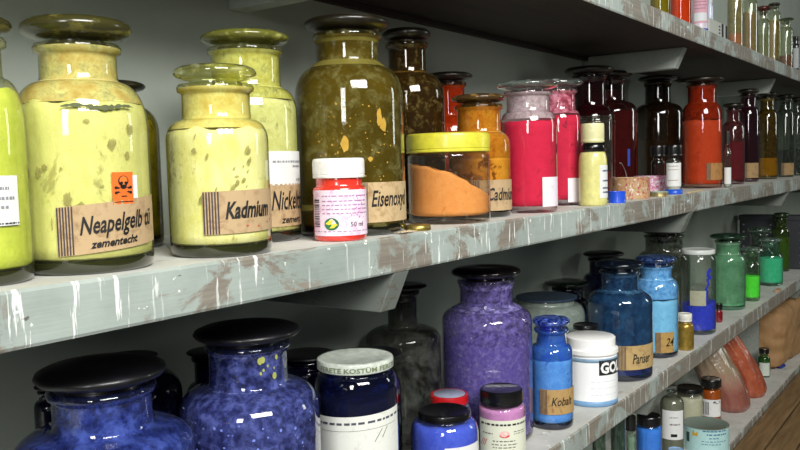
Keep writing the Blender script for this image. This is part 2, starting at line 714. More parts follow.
# low bench of planks in front of the shelves, bottom right
n = NT('bench_wood')
v = n.coord((1.2, 14, 14))
g = n.noise(v, 5, 6, .6, .3)
BEN = n.done(n.pbr(n.ramp(g, [(.3, hx('6a5335')), (.7, hx('917550'))]), .5))
rt = root('plank_bench', (3.6, .5, 0), 'light brown wooden plank bench running along the front of the lowest shelf', 'bench')
for i, (y0, y1) in enumerate(((.055, .132), (-.03, .051), (-.115, -.034), (-.2, -.119))):
    bm = bmesh.new()
    box(bm, (-1.3, y0, CZ - .96), (1.9, y1, CZ - .918 - .004 * (i % 2)), .005)
    link('plank', bm, BEN, rt, smooth=False)
for x in (-1.1, 1.6):
    for y in (-.19, .05):
        bm = bmesh.new()
        box(bm, (x, y, 0), (x + .05, y + .04, CZ - .96), .003)
        link('leg', bm, BEN, rt, smooth=False)

# ------------------------------------------------------------------ middle shelf
GM = 'pigment jars on the middle shelf'
GB = 'small bottles and pots on the middle shelf'
YEL = glass('fafaee', '8c9146', 'd8da9c', .12)
FOOT = plain('2a2c14', .15, 1.0, name='thick_glass_foot')
FOOTD = plain('17160c', .12, 1.0, name='dark_glass_foot')
CAPOL = stopper_glass('38361a', '6e682e', rough=.22, amt=.35)
CAPDK = stopper_glass('171309', '302a18', rough=.34, amt=.3)
CLEAR = glass('eef4ee', '7f9186', 'd8ddd4', .1, refl=1.6, name='clear_stopper_glass')
WHITEP = paper('dfe0de', 'c9c9c2', .2)
GREY = ink('8d8d94')

# far left jar
c = jar('pigment_jar', 'yellow-green pigment jar with a white label, cut by the left edge of the picture', 'jar', 'middle', -30, 112, 5, 30, 74, 128, 74, 96, v=.078, ym=205,
        gl=YEL, stop=('disc', CAPOL), fill=(powder('bccb45', 'cdd858', 'a2b030', .3), 86), group=GM, base_tint=FOOT)
F = c.frame(-40, 18, 176, 227)
L = c.label(F, WHITEP, lab='white paper label')
dashes(c, F, [(.5, .8, .72, .06), (.5, .9, .52, .06), (.5, .8, .34, .06)], GREY, L, seed=3)
dashes(c, F, [(.0, 1, .03, .03)], BLACK, L, 'stitch_line', 5)

# Neapelgelb
SMEAR = film('a29c60', '8c864c', .55, 70, .25, .3, name='dull_smear')
c = jar('pigment_jar', 'large glass jar of pale yellow pigment with an orange skull sticker', 'jar', 'middle', 85, 127, 9, 39, 79, 124, 74, 105, v=.078, ym=190,
        gl=YEL, stop=('disc', CAPOL), fill=(powder('cfd07e', 'dedd96', 'aaa866', .30, 22, stretch=.6), 101),
        coat=(film('d3cf8e', 'b59c58', .74, 38, .1, .35), 100, None), group=GM, base_tint=FOOT)
F = c.frame(60, 132, 96, 104)
bm = bmesh.new()
r = random.Random(17)
n_ = 26
up, lo = [], []
for i in range(n_ + 1):
    t = i / n_
    th = .0022 * (.35 + r.random()) * math.sin(PI * min(.98, max(.03, t))) ** .5
    md_ = .0012 * math.sin(t * 9)
    up.append(bm.verts.new(c.pt(F, F['w'] * t, md_ + th - .002, .0003)))
    lo.append(bm.verts.new(c.pt(F, F['w'] * t, md_ - th - .002, .0003)))
for i in range(n_):
    bm.faces.new((lo[i], lo[i + 1], up[i + 1], up[i]))
link('grey_streak', bm, plain('5c6240', .8), c.par)
bm = bmesh.new()
F = c.frame(30, 140, 110, 262)
for u, vv, a, b in ((.10, .60, .0035, .005), (.16, .63, .003, .003), (.72, .78, .004, .006), (.86, .70, .003, .004), (.52, .93, .003, .002), (.20, .25, .001, .006), (.30, .62, .0015, .0015), (.62, .5, .002, .001), (.44, .36, .0065, .005), (.34, .42, .004, .007), (.9, .88, .004, .005)):
    bm = bmesh.new()
    c.poly(bm, F, [(F['w'] * u + a * r.uniform(.65, 1.25) * math.cos(2 * PI * k / 13), (F['z1'] - F['z0']) * vv + b * r.uniform(.65, 1.25) * math.sin(2 * PI * k / 13)) for k in range(13)], .0003)
    link('smear', bm, SMEAR, c.par)
F, L = kraft_label(c, 57, 149, 206, 255, [('Neapelgelb tü', .20, .40, .36, .02, .60), ('zementecht', .30, .10, .16, .03, .92)], wrap=14, skew=.075)
F = c.frame(112, 133, 172, 204)
L = c.label(F, paper('e0691c', 'd25c14', .2), 'hazard_sticker', 'orange hazard sticker with a black skull')
W, H = F['w'], F['z1'] - F['z0']
bm = bmesh.new()
for m_, lst in ((0, [(.5, .72, .24, .17), (.5, .56, .15, .09)]),):
    for u, vv, ru, rv in lst:
        c.disc(bm, F, W * u, H * vv, W * ru, H * rv, .0008)
for sx in (-1, 1):
    c.poly(bm, F, [(W * (.5 - sx * .36), H * .5), (W * (.5 - sx * .30), H * .55), (W * (.5 + sx * .36), H * .38), (W * (.5 + sx * .30), H * .33)], .0007)
    c.disc(bm, F, W * (.5 - sx * .34), H * .52, W * .07, H * .045, .0008)
    c.disc(bm, F, W * (.5 + sx * .34), H * .36, W * .07, H * .045, .0008)
c.rect(bm, F, W * .38, W * .64, H * .23, H * .26, .0008)
c.rect(bm, F, W * .06, W * .95, H * .06, H * .085, .0008)
link('skull_and_crossbones', bm, BLACK, L)
bm = bmesh.new()
c.disc(bm, F, W * .5, H * .735, W * .19, H * .135, .0010)
link('skull_face', bm, ink('d8742a'), L)
bm = bmesh.new()
for u in (.4, .6):
    c.disc(bm, F, W * u, H * .66, W * .07, H * .045, .0012)
c.disc(bm, F, W * .5, H * .585, W * .035, H * .03, .0012)
link('eye_sockets', bm, BLACK, L)
F2 = c.frame(132.5, 137, 175, 198)
c.label(F2, WHITEP, 'paper_scrap', 'white scrap beside the sticker')

# jar behind Neapelgelb
c = jar('pigment_jar', 'olive brown stoppered jar half hidden behind the jar with the skull sticker', 'jar', 'middle', 111, 98, 77, 91, 104, 130, 56, 76, v=.25, ym=190,
        gl=glass('d8cf80', '4e4a1c', '8a8440', .2), stop=('disc', CAPDK), fill=(powder('8f8c2c', 'a5a23a', '4f4b18', .5, 30), 118), group=GM, base_tint=FOOTD)

# Kadmium
c = jar('pigment_jar', 'pale yellow jar with a clear mushroom stopper at the front, lettered Kadmium', 'jar', 'middle', 220, 100, 60, 81, 118, 139, 68, 82, v=.056, ym=195,
        gl=YEL, stop=('disc', glass('f0f2c8', '8a8c48', 'e4e2b0', .22, refl=2.2, name='yellow_stopper_glass')), fill=(powder('dedb86', 'efedb8', 'b4a662', .34, 24, stretch=.6), 128),
        coat=(film('e2dd92', 'c9b45c', .8, 34, .12, .5), 127, None), group=GM, base_tint=FOOT)
F, L = kraft_label(c, 203, 270, 191, 234, [('Kadmium', .25, .36, .38, .03, .60)], wrap=20, hatch=.2, skew=.02)
bm = bmesh.new()
for u, vv in ((.52, .16), (.68, .13), (.86, .2), (.94, .24)):
    c.disc(bm, F, F['w'] * u, (F['z1'] - F['z0']) * vv, .0011, .0011, .0009, n=8)
link('red_specks', bm, ink('c23a2c'), L)
bm = bmesh.new()
r = random.Random(8)
F = c.frame(180, 262, 130, 200)
for i in range(20):
    u, vv = F['w'] * r.uniform(.02, .85), (F['z1'] - F['z0']) * r.uniform(.0, .95)
    a, b = r.uniform(.0008, .0028), r.uniform(.001, .005)
    if i in (3, 9):
        a, b = .0055, .006
    bm = bmesh.new()
    c.poly(bm, F, [(u + a * r.uniform(.6, 1.25) * math.cos(2 * PI * k / 11) + .3 * b * math.sin(2 * PI * k / 11), vv + b * r.uniform(.7, 1.2) * math.sin(2 * PI * k / 11)) for k in range(11)], .0003)
    link('smear', bm, SMEAR, c.par)

# Nickeltitangelb
c = jar('pigment_jar', 'tall yellow jar with a white slip above its lettered label, behind the Kadmium jar', 'jar', 'middle', 250, 98, 25, 43, 86, 112, 68, 87, v=.15, ym=170,
        gl=YEL, stop=('disc', stopper_glass('5c5d26', '93934a')), fill=(powder('c6c87c', 'd8d99c', '9c9c54', .45, 60), 236 - 140),
        coat=(film('cfd07c', 'a4a04a', .72, 40, .1, .3), 97, None), group=GM, base_tint=FOOTD)
F = c.frame(267, 300, 151, 185)
L = c.label(F, WHITEP, lab='white paper slip')
dashes(c, F, [(.1, .95, .66, .06), (.55, .85, .52, .06), (.66, .85, .12, .06)], GREY, L, seed=6)
F, L = kraft_label(c, 255, 300, 184, 227, [('Nickeltitan', .24, .40, .44, .012, .52), ('zement', .42, .08, .16, .02, 1.05)], wrap=30, hatch=.1)

# Eisenoxid
c = jar('pigment_jar', 'biggest stoppered jar, olive glass flecked with ochre, lettered Eisenox', 'jar', 'middle', 351, 108, 10, 29, 63, 95, 62, 85, v=.092, ym=170,
        gl=glass('d8cc94', '4a4420', '8a8550', .3, 25, 1.3), stop=('disc', CAPDK), fill=(powder('7e6a2a', '8f7a32', '6a581e', .5, 20), 214),
        coat=(film('6c642e', '7c7236', .5, 10, .25, .6), 205, None), group=GM, base_tint=FOOTD)
F, L = kraft_label(c, 361, 404, 182, 222, [('Eisenoxyd', .16, .40, .40, .012, .56)], wrap=40, hatch=.12, col=('bfa67c', '98794e'))
bm = bmesh.new()
r = random.Random(3)
F = c.frame(306, 400, 100, 190)
W, H = F['w'], F['z1'] - F['z0']
for u, vv, a, b in ((.40, .52, .006, .011), (.72, .80, .0045, .013), (.76, .72, .005, .010), (.40, .56, .004, .004), (.62, .34, .0035, .0035), (.52, .3, .003, .003)):
    pts = []
    for i in range(14):
        t = 2 * PI * i / 14
        q = r.uniform(.75, 1.1)
        pts.append((W * u + a * q * math.cos(t), H * vv + b * q * math.sin(t)))
    b2 = bmesh.new()
    c.poly(b2, F, pts, .0003)
    link('ochre_fleck', b2, plain('b28c2e', .8), c.par)
for i in range(60):
    q = r.uniform(.0005, .0014)
    c.disc(bm, F, W * r.uniform(.1, .85), H * r.uniform(.1, 1), q, q, .0003, n=8)
link('ochre_speckle', bm, plain('b28c2e', .8), c.par)

# pink paint pot
c = jar('paint_pot', 'small pink paint pot with a white screw lid and a bar code', 'jar', 'middle', 340, 53, 158, 178, 187, 191, 47, 52, v=.036, ym=215,
        gl=plain('d8362a', .2, 1.0, name='red_paint_behind_glass'), stop=('screw', plain('f0eeea', .35, .3, name='white_plastic')), group=GB, body='pot')
F = c.frame(314.5, 366.5, 190, 236)
L = c.label(F, paper('ecd6e4', 'dfa3c6', .5), lab='white and pink printed label')
W, H = F['w'], F['z1'] - F['z0']
bm = bmesh.new()
r = random.Random(12)
vv = .2
while vv < .82:
    q = r.uniform(.01, .035)
    c.rect(bm, F, W * .03, W * .15, H * vv, H * (vv + q), .0008)
    vv += q + r.uniform(.012, .03)
link('bar_code', bm, ink('2a2730'), L)
dashes(c, F, [(.2, .9, y, .022) for y in (.86, .75, .66, .57, .48)], ink('a07ea8'), L, seed=4)
dashes(c, F, [(.02, .98, .09, .015)], ink('8a7a8a'), L, 'rule', 6)
bm = bmesh.new()
c.disc(bm, F, W * .33, H * .26, W * .1, H * .135, .0008)
link('recycling_mark', bm, ink('1e6b42'), L)
bm = bmesh.new()
c.poly(bm, F, [(W * (.33 + x), H * (.26 + y)) for x, y in ((-.085, .01), (-.03, .085), (.03, .09), (.0, .02), (.02, .0), (-.04, -.02))], .001)
c.poly(bm, F, [(W * (.33 + x), H * (.26 + y)) for x, y in ((.085, -.01), (.03, -.085), (-.03, -.09), (.0, -.03), (.03, .02))], .001)
link('mark_arrows', bm, ink('d9cf3c'), L)
c.text(F, '50 ml', W * .58, H * .2, H * .1, ink('55505a'), L, .01, 0, stretch=1.1)
bm = bmesh.new()
F3 = c.frame(340, 366, 195, 222)
for i in range(26):
    c.disc(bm, F3, F3['w'] * r.uniform(.3, 1), (F3['z1'] - F3['z0']) * r.uniform(0, 1), r.uniform(.0003, .001), r.uniform(.0005, .0016), .0007, n=8)
link('magenta_smears', bm, ink('c75fa6'), L)

# brown jar behind, red-brown jar behind
c = jar('pigment_jar', 'dark brown flecked jar standing behind the biggest olive jar', 'jar', 'middle', 409, 72, 25, 40, 72, 96, 38, 48, v=.2, ym=130,
        gl=glass('a89468', '30260f', '8c7a44', .25, 30, 1.3), stop=('disc', CAPDK), fill=(powder('3e2a14', '523418', 'a8853a', .22, 55), 112),
        coat=(film('8a6a2c', '5a3f18', .4, 45, .1, .2), 112, None), group=GM, base_tint=FOOTD)
c = jar('pigment_jar', 'orange-red necked jar with a broad dark stopper, farthest back behind the yellow-lidded jar', 'jar', 'middle', 450, 56, 70, 81, 116, 136, 32, 49, v=.28, ym=160,
        gl=glass('f0c8ac', '5a2410', '9a5a3a', .1), stop=('disc', CAPDK), fill=(powder('a84018', 'b84c20', '7c2a10', .3), 122),
        coat=(film('b04a20', '94380f', .85, 40, .1, .6), 122, None), group=GM, base_tint=FOOTD)
# ochre jar
c = jar('pigment_jar', 'ochre-coated stoppered jar between the yellow-lidded jar and the red jars', 'jar', 'middle', 480, 62, 92, 103, 132, 146, 44, 54, v=.092, ym=175,
        gl=glass('f2deb0', '8a5f28', 'c89a48', .15), stop=('disc', stopper_glass('43301a', '8a6a3a', .12)), fill=(powder('d0a040', 'e0b860', '7c4a1c', .62, 45), 158),
        coat=(film('d8ac54', 'a8702c', .72, 42, .1, .4), 158, None), group=GM, base_tint=FOOTD)
F, L = kraft_label(c, 470, 510.5, 180, 211, [('Cadmium', .32, .34, .40, .015, .6)], wrap=30, hatch=.2)
# wide jar
c = jar('wide_jar', 'wide straight jar with a yellow lid and sloping orange powder', 'jar', 'middle', 449, 83, 132, 152, 153, 157, 76, 84, v=.064, ym=190,
        gl=glass('f3efe8', '93877a', 'c9b9a0', .12, refl=1.2), stop=('screw', plain('d2cb3a', .4, .2, name='yellow_plastic')), fill=(powder('e8994a', 'f0a85c', 'dc8a3c', .3, 60, strength=.25), 175, -.42), group=GM)
# gold cap and paper scrap
P = on_z(413, 232, TOP['middle'])
Yc = FRONT + .021
Pc = on_y(418, 226, Yc)
rt = root('bottle_cap', (Pc.x, Yc, TOP['middle']), 'flat gold crimped cap on the shelf edge in front of the wide yellow-lidded jar', 'cap')
bm = lathe([(0, 0), (.017, 0), (.0185, .002), (.0175, .0075), (.0155, .0085), (0, .0085)], 60, rib=.0009, ribz=(.001, .0078))
link('crimped_shell', bm, plain('a8924e', .35, 0, .8, .25, name='gold_metal'), rt)
bm = bmesh.new()
Pp = on_y(409, 231, FRONT + .004)
g = {}
for i in range(7):
    for j in range(5):
        x, y = (i - 3) * .006, (j - 2) * .003
        w_ = noise.noise(Vector((x * 160, y * 160, 3)))
        g[i, j] = bm.verts.new((x + .001 * w_, y + .001 * noise.noise(Vector((y * 200, x * 200, 7))), .0034 + .003 * w_))
for i in range(6):
    for j in range(4):
        bm.faces.new((g[i, j], g[i + 1, j], g[i + 1, j + 1], g[i, j + 1]))
o = link('paper_scrap', bm, paper('d8c39a', 'b89a6c', .4), smooth=False, loc=(Pp.x - .002, FRONT + .0075, TOP['middle'] - .0003))
md = o.modifiers.new('s', 'SOLIDIFY')
md.thickness = .0004
tag(o, 'crumpled scrap of tan paper at the shelf edge beside the gold cap', 'paper')

# red jars
RED = powder('c40a3a', 'd01446', 'b00832', .4, 50, strength=.2)
REDG = glass('fdf2f5', '9a6a74', 'e6a8b6', .02, refl=1.3)
FROST = glass('d2dad6', '77837f', 'cfd2d0', .22, 30, refl=2.2, name='ground_stopper_glass')
c = jar('pigment_jar', 'crimson pigment jar with a clear glass stopper, nearer of the two', 'jar', 'middle', 529, 56, 78, 89, 111, 126, 43, 62, v=.062, ym=175,
        gl=REDG, stop=('disc', FROST), fill=(RED, 121), coat=(film('b8b0b2', 'c8ccc8', .5, 60, .25, .35), 118, None), group=GM)
F = c.frame(542.5, 556, 177, 206.5, 12)
c.label(F, paper('e8dfe8', 'd8ccd8', .2), lab='plain white label')
c = jar('pigment_jar', 'crimson pigment jar with a clear glass stopper, farther of the two and tucked behind', 'jar', 'middle', 559, 44, 77, 88, 110, 122, 34, 48, v=.114, ym=170,
        gl=REDG, stop=('disc', FROST), fill=(powder('c0103c', 'cc1844', '84082a', .4, 30, strength=.2), 116), coat=(film('c0304e', 'd0a0b0', .55, 50, .1, .2), 113, None), group=GM)
F = c.frame(568, 580, 178, 202, 12)
c.label(F, paper('e8dfe8', 'd8ccd8', .2), lab='plain white label')
# yellow bottle
c = jar('paint_bottle', 'pale yellow plastic bottle with a cream cap and a black neck ring', 'bottle', 'middle', 593, 28, 123, 142, 152, 166, 22, 23, v=.030, ym=185,
        gl=plain('d8d488', .3, .4, name='yellow_plastic_bottle'), stop=('screw', plain('d9d6a2', .4, .2, name='cream_plastic'), 1), group=GB, body='bottle_body')
rr = c.rc * 1.06
link('neck_ring', lathe([(rr * .8, c.znt - .02), (rr, c.znt - .0195), (rr * 1.02, c.znt - .012), (rr, c.znt - .0012), (rr * .8, c.znt - .001)], 48), plain('0c0c0c', .25, .5, name='black_plastic'), c.par)
F = c.frame(599.5, 607, 165, 198, 35)
L = c.label(F, WHITEP, lab='white label')
dashes(c, F, [(.3, 1.4, y, .05) for y in (.15, .28, .5, .8)], ink('4a5a80'), L, seed=9)
# clear tumbler jar behind the yellow bottle
c = jar('glass_jar', 'clear wide-mouthed jar with a red remnant behind the pale yellow bottle', 'jar', 'middle', 594, 36, 115.5, 118, 120, 124, 33, 36, v=.125, ym=160,
        gl=glass('c9c4bb', '8d958c', 'b8b0a0', .12, refl=1.5), stop=('flat', glass('b9bab0', '6f786f', 'b8b0a0', .2, refl=1.5)), fill=(powder('8a1c1c', '6a1414'), 172), group=GM)
# dark jars at the back
DKR = glass('b08088', '2c1014', '5a3038', .1, refl=1.6)
c = jar('pigment_jar', 'maroon-black jar with a wide dark stopper, back row behind the pale yellow bottle', 'jar', 'middle', 590, 50, 64, 74, 106, 122, 32, 48, v=.23, ym=160,
        gl=DKR, stop=('disc', CAPDK), fill=(powder('3c1018', '4c1820', '2a0a10', .4), 122), coat=(film('4a1822', '380e18', .7, 40, .1, .5), 122, None), group=GM, base_tint=FOOTD)
c = jar('pigment_jar', 'maroon jar with a blue dash on its glass, back row above the splattered tins', 'jar', 'middle', 612, 49, 69, 78, 101, 112, 25, 40, v=.275, ym=150,
        gl=glass('c08888', '340e0e', '5a2a2a', .1, refl=1.6), stop=('disc', CAPDK), fill=(powder('561a18', '6a241e', '340e0c', .4), 110), group=GM, base_tint=FOOTD)
F = c.frame(627.5, 630, 149, 166)
c.label(F, ink('2a3f9c'), 'blue_dash', 'blue dash')
c = jar('pigment_jar', 'dark brown jar left of the rust-orange jar, under the shelf bracket', 'jar', 'middle', 658, 49, 74, 81, 103, 114, 25, 38, v=.25, ym=150,
        gl=glass('a89478', '2a1e10', '6a5a40', .12, refl=1.6), stop=('disc', CAPDK), fill=(powder('34261a', '40301e', '20160c', .4), 140), coat=(film('403024', '30241a', .5, 35, .15, .5), 140, None), group=GM, base_tint=FOOTD)


def drum(name, label, shelf, cx, w, yt, yb, v, mat, matlid=None, open_top=False, group=None, ym=None, lidname='rim'):
    """a low round tin"""
    ym = ym or (yt + yb) / 2
    X, Y, Z, R, dep = site(shelf, cx, w, ym, None, v)
    s = elev(cx, yt)
    zt = axis_z(X, Y, yt + w / 2 * abs(s)) - Z
    zt = max(zt, .004)
    PRINT.append('%-58s X%.3f Y%.3f R%.4f H%.3f foot %.1f %s' % (label[:58], X, Y, R, zt, proj(Vector((X, Y, Z)) - Vector((X, Y, 0)).normalized() * R)[1], yb))
    rt = root(name, (X, Y, Z), label, 'tin', group)
    e = min(.0012, zt * .15)
    if open_top:
        pr = [(0, e), (R * .96, e), (R * .98, 0), (R, e), (R * .985, e * 2), (R * .985, zt - e * 2), (R, zt - e), (R * .99, zt), (R * .96, zt), (R * .95, zt - e), (R * .95, zt * .45), (0, zt * .42)]
    else:
        pr = [(0, e), (R * .96, e), (R * .98, 0), (R, e), (R * .985, e * 2), (R * .985, zt - e * 2), (R, zt - e), (R * .985, zt), (R * .93, zt - e * .3), (R * .9, zt - e * 1.6), (0, zt - e * 1.6)]
    bm = lathe(pr[:6], 56)
    autosmooth(link('tin_body', bm, mat, rt), 40)
    bm = lathe(pr[5:], 56)
    autosmooth(link(lidname, bm, matlid or mat, rt), 40)
    c = Cyl(rt, R * .985, X, Y, Z)
    c.zt = zt
    return c


TINMETAL = plain('8c9a8e', .45, 0, .25, .1, name='tin_metal')
n = NT('splattered_paper')
v = n.coord()
f = n.noise(v, 150, 5, .7)
g = n.noise(v, 110, 5, .7, .5)
col = n.ramp(f, [(.38, hx('a68a56')), (.5, hx('b8956a')), (.6, hx('9c4048'))])
col = n.mixc(n.ramp(g, [(.58, 0.0), (.62, 1.0)]), col, hx('d9d2c4'))
SPLAT = n.done(n.pbr(col, .6))
n = NT('pink_splattered_paper')
v = n.coord(loc=(4, 3, 1))
f = n.noise(v, 130, 5, .7)
col = n.ramp(f, [(.4, hx('d9d3d6')), (.5, hx('c78ea8')), (.62, hx('a8325c'))])
SPLAT2 = n.done(n.pbr(col, .6))
T1 = drum('paint_tin', 'open ochre tin spattered with red, on the edge of the middle shelf', 'middle', 631, 37, 177, 205, .06, SPLAT, open_top=True, group='low tins on the middle shelf')
drum('paint_tin', 'pale tin spattered with pink, just behind the ochre spattered tin', 'middle', 650, 31, 175.5, 192, .115, SPLAT2, open_top=True, group='low tins on the middle shelf')
cc = drum('tin_lid', 'flat gold-rimmed tin lid lying before the pink spattered tin', 'middle', 659, 18, 191, 197, .028, plain('b0a070', .35, 0, .7), plain('8fa090', .4), group=None)
cc.par['category'] = 'lid'
cc = drum('bottle_cap', 'bright blue plastic cap lying beside the pale yellow bottle', 'middle', 617, 17, 191, 203, .021, plain('1f4fd0', .35, .3, name='blue_plastic'), lidname='cap_top')
cc.par['category'] = 'cap'
# wire handle standing in the ochre tin
bm = bmesh.new()
pts = [Vector((-.02, .0, .012)), Vector((-.01, .004, .04)), Vector((-.022, .006, .066)), Vector((-.04, .008, .083)), Vector((-.052, .008, .084))]
seg = 8
prev = None
for i, p in enumerate(pts):
    ring = [bm.verts.new(p + Vector((.0016 * math.cos(t), .0016 * math.sin(t) * .6, .0016 * math.sin(t)))) for t in [2 * PI * k / seg for k in range(seg)]]
    if prev:
        for k in range(seg):
            bm.faces.new((prev[k], prev[(k + 1) % seg], ring[(k + 1) % seg], ring[k]))
    else:
        bm.faces.new(ring)
    prev = ring
bm.faces.new(prev)
o = link('wire_handle', bm, plain('c8ccc8', .3, 0, .8), loc=(T1.X, T1.Y, T1.Z + .003))
tag(o, 'bent pale wire sticking up out of the ochre spattered tin', 'wire')
# dropper bottles with black caps
BLK = plain('0d0d0e', .3, .5, name='black_plastic')
c = jar('dropper_bottle', 'small black-capped bottle with a white label and a blue foot ring', 'bottle', 'middle', 673.5, 14.5, 145, 156, 160, 163, 10, 16.5, v=.034, ym=176, yb=None,
        gl=glass('e6e8e4', '8a8a86', refl=1.3), stop=('screw', BLK, 1), fill=(plain('d8d4cc', .6), 166), group=GB)
F = c.frame(666.5, 680.5, 163, 186.5, 10)
L = c.label(F, WHITEP, lab='white label')
dashes(c, F, [(.2, .8, y, .03) for y in (.85, .7, .25)], ink('8a7a6a'), L, seed=10)
rr = c.R * 1.18
link('foot_ring', lathe([(c.R * 1.001, .0), (rr, .0), (rr * 1.02, .003), (rr * .98, .013), (c.R * 1.001, .0135)], 40), plain('1f55c8', .35, .3), c.par)
c = jar('dropper_bottle', 'small dark red bottle with a black cap behind the one with a blue foot ring', 'bottle', 'middle', 658, 13, 145.5, 156.5, 160, 163, 9, 14, v=.15, ym=172,
        gl=glass('a05048', '3a1210', refl=1.3), stop=('screw', BLK, 1), fill=(powder('4a1616', '5a1c1a'), 165), group=GB)
# rust orange jar
c = jar('pigment_jar', 'rust-orange pigment jar with a small tan label, right of the dark brown jar', 'jar', 'middle', 702, 38, 75, 83, 103, 118, 27, 42, v=.092, ym=150,
        gl=glass('f4d8cc', '8a3c20', 'b86a44', .1), stop=('disc', CAPDK), fill=(powder('b84a22', 'c8582c', '7a2814', .28, 35), 120),
        coat=(film('9c3418', '6a2410', .75, 38, .12, .45), 119, None), group=GM)
kraft_label(c, 706.5, 720.5, 163, 180, [], wrap=20, hatch=.25, col=('a87a44', '7a5428'))
# stick on the edge
a_, b_ = on_z(684, 194, TOP['middle']), on_z(703, 187, TOP['middle'])
a_.y = FRONT + .006
a_.x = on_y(684, 194, a_.y).x
b_.y = FRONT + .03
b_.x = on_y(703, 187.5, b_.y).x
bm = bmesh.new()
L_ = .16
box(bm, (-L_ / 2, -.0035, 0), (L_ / 2, .0035, .004), .0012)
o = link('wooden_stick', bm, plain('cdb98c', .6, name='pale_wood'), smooth=False, loc=((a_.x + b_.x) / 2, FRONT + .0145, TOP['middle'] + .0004))
o.rotation_euler = (0, 0, .06)
tag(o, 'pale wooden stick lying on the shelf edge before the rust-orange jar', 'stick')
# white-labelled phial
c = jar('phial', 'slim clear phial with a white label in front of the rust-orange and maroon jars', 'bottle', 'middle', 727.5, 7, 131, 144, 150, 156, 4, 4.5, v=.016, ym=172,
        gl=glass('e8ece8', '9aa09a', refl=1.8), stop=('screw', plain('20201e', .4)), fill=(plain('c8c8c0', .7), 168), group=GB)
F = c.frame(724.5, 730.8, 167.5, 184, 8)
c.label(F, WHITEP, lab='white label')
# jars towards the far end
FAR = 'stoppered jars at the far end of the middle shelf'
c = jar('pigment_jar', 'dull maroon jar beside the slim labelled phial', 'jar', 'middle', 733, 22, 102.5, 108.5, 122, 131, 13, 20, v=.085, ym=160,
        gl=glass('dcbcc0', '5a2a30', '8a5a60', .12, refl=1.7), stop=('disc', CAPDK), fill=(powder('6c2028', '7c2a32', '4c121a', .3), 142), coat=(film('5a2a2c', '6a4a44', .45, 40, .15, .3), 142, None), group=FAR, seg=40)
c = jar('pigment_jar', 'purple-black jar with a tan label, first of the far jars past the maroon one', 'jar', 'middle', 748, 21, 88, 94, 107, 116, 15, 20, v=.1, ym=150,
        gl=glass('b898a4', '2e1824', '6a4a54', .12, refl=1.7), stop=('disc', CAPDK), fill=(powder('341622', '401a2a', '4a2030', .3), 132), coat=(film('4a2432', '3a1a28', .6, 40, .15, .4), 132, None), group=FAR, seg=40)
kraft_label(c, 743.5, 757.5, 163, 178, [], wrap=10, hatch=.25, col=('a08258', '7a5f3a'))
c = jar('pigment_jar', 'olive jar with bright yellow powder at its bottom, far end of the middle shelf', 'jar', 'middle', 767, 20, 92, 97, 110, 118, 13, 18, v=.11, ym=150,
        gl=glass('c8bc88', '3c3818', '6a6238', .15, refl=1.7), stop=('disc', CAPDK), fill=(powder('c8981c', 'd8ac28', '9a7018', .3), 158), coat=(film('5e4e1c', '6e5e26', .65, 40, .15, .35), 158, None), group=FAR, seg=40)
c = jar('pigment_jar', 'dark grey-green jar with a tan label, second from the far end', 'jar', 'middle', 785, 17, 94, 99, 110, 119, 12, 16, v=.1, ym=150,
        gl=glass('a8b0a4', '2c342a', '7a8478', .25, refl=1.9), stop=('disc', CAPDK), fill=(powder('343428', '403e30'), 150), group=FAR, seg=40)
kraft_label(c, 781, 793, 163, 175, [], wrap=10, hatch=.25, col=('a08258', '7a5f3a'))
c = jar('pigment_jar', 'smoky grey jar, last one before the right edge of the picture', 'jar', 'middle', 797, 14, 97, 102, 112, 120, 9, 13, v=.1, ym=150,
        gl=glass('8c948a', '2a3028', '8a9488', .3, refl=1.9), stop=('disc', CAPDK), fill=(powder('4a3a24', '5a4a2c'), 150), group=FAR, seg=40)

# ------------------------------------------------------------------ lower shelf
GL = 'pigment jars on the lower shelf'
GS = 'small bottles and pots on the lower shelf'
BLG = glass('d6daee', '232a58', '6a76b4', .12, refl=1.5)
BCAP = stopper_glass('07070b', '12131e', .42, .3)
BASEB = plain('10142c', .12, 1.0, name='dark_blue_glass_foot')
c = jar('pigment_jar', 'broad ultramarine jar with a black stopper, at the bottom left corner', 'jar', 'lower', 108, 172, 349, 397, 441, 480, 96, 125, v=.125, ym=500,
        gl=BLG, stop=('disc', BCAP), fill=(powder('24348c', '3448a4', '141a40', .55, 26), 520),
        coat=(film('3c50a8', '6478b8', .48, 30, .1, .12), 520, None), group=GL, base_tint=BASEB)
c = jar('pigment_jar', 'broad violet-blue jar with a black stopper and pale flecks, second from the bottom left corner', 'jar', 'lower', 252, 138, 315, 349, 393, 428, 78, 105, v=.115, ym=450,
        gl=BLG, stop=('disc', BCAP), fill=(powder('2c3070', '3c4288', '20244e', .5, 40), 500),
        coat=(film('50569a', '7a82b4', .48, 50, .1, .15), 500, None), group=GL, base_tint=BASEB)
bm = bmesh.new()
r = random.Random(21)
F = c.frame(190, 316, 425, 520)
W, H = F['w'], F['z1'] - F['z0']
for i in range(70):
    q = r.uniform(.0006, .0022)
    c.disc(bm, F, W * r.uniform(.05, .98), H * r.uniform(.0, 1), q, q * r.uniform(.8, 1.3), .0003, n=9)
link('pale_flecks', bm, plain('7080d0', .8), c.par)
bm = bmesh.new()
for i in range(9):
    a = on_cyl(268 + r.uniform(-8, 10), 372 + r.uniform(-10, 12), c.X, c.Y, c.rn)[0]
    z = on_cyl(270, 366 + r.uniform(-8, 12), c.X, c.Y, c.rn)[1] - c.Z
    q = r.uniform(.001, .0035)
    bm.faces.new([bm.verts.new(((c.rn + .0006) * math.cos(a + q * math.cos(t) / c.rn), (c.rn + .0006) * math.sin(a + q * math.cos(t) / c.rn), z + 1.4 * q * math.sin(t))) for t in [2 * PI * k / 10 for k in range(10)]])
link('yellow_dabs', bm, plain('9aa050', .8), c.par)
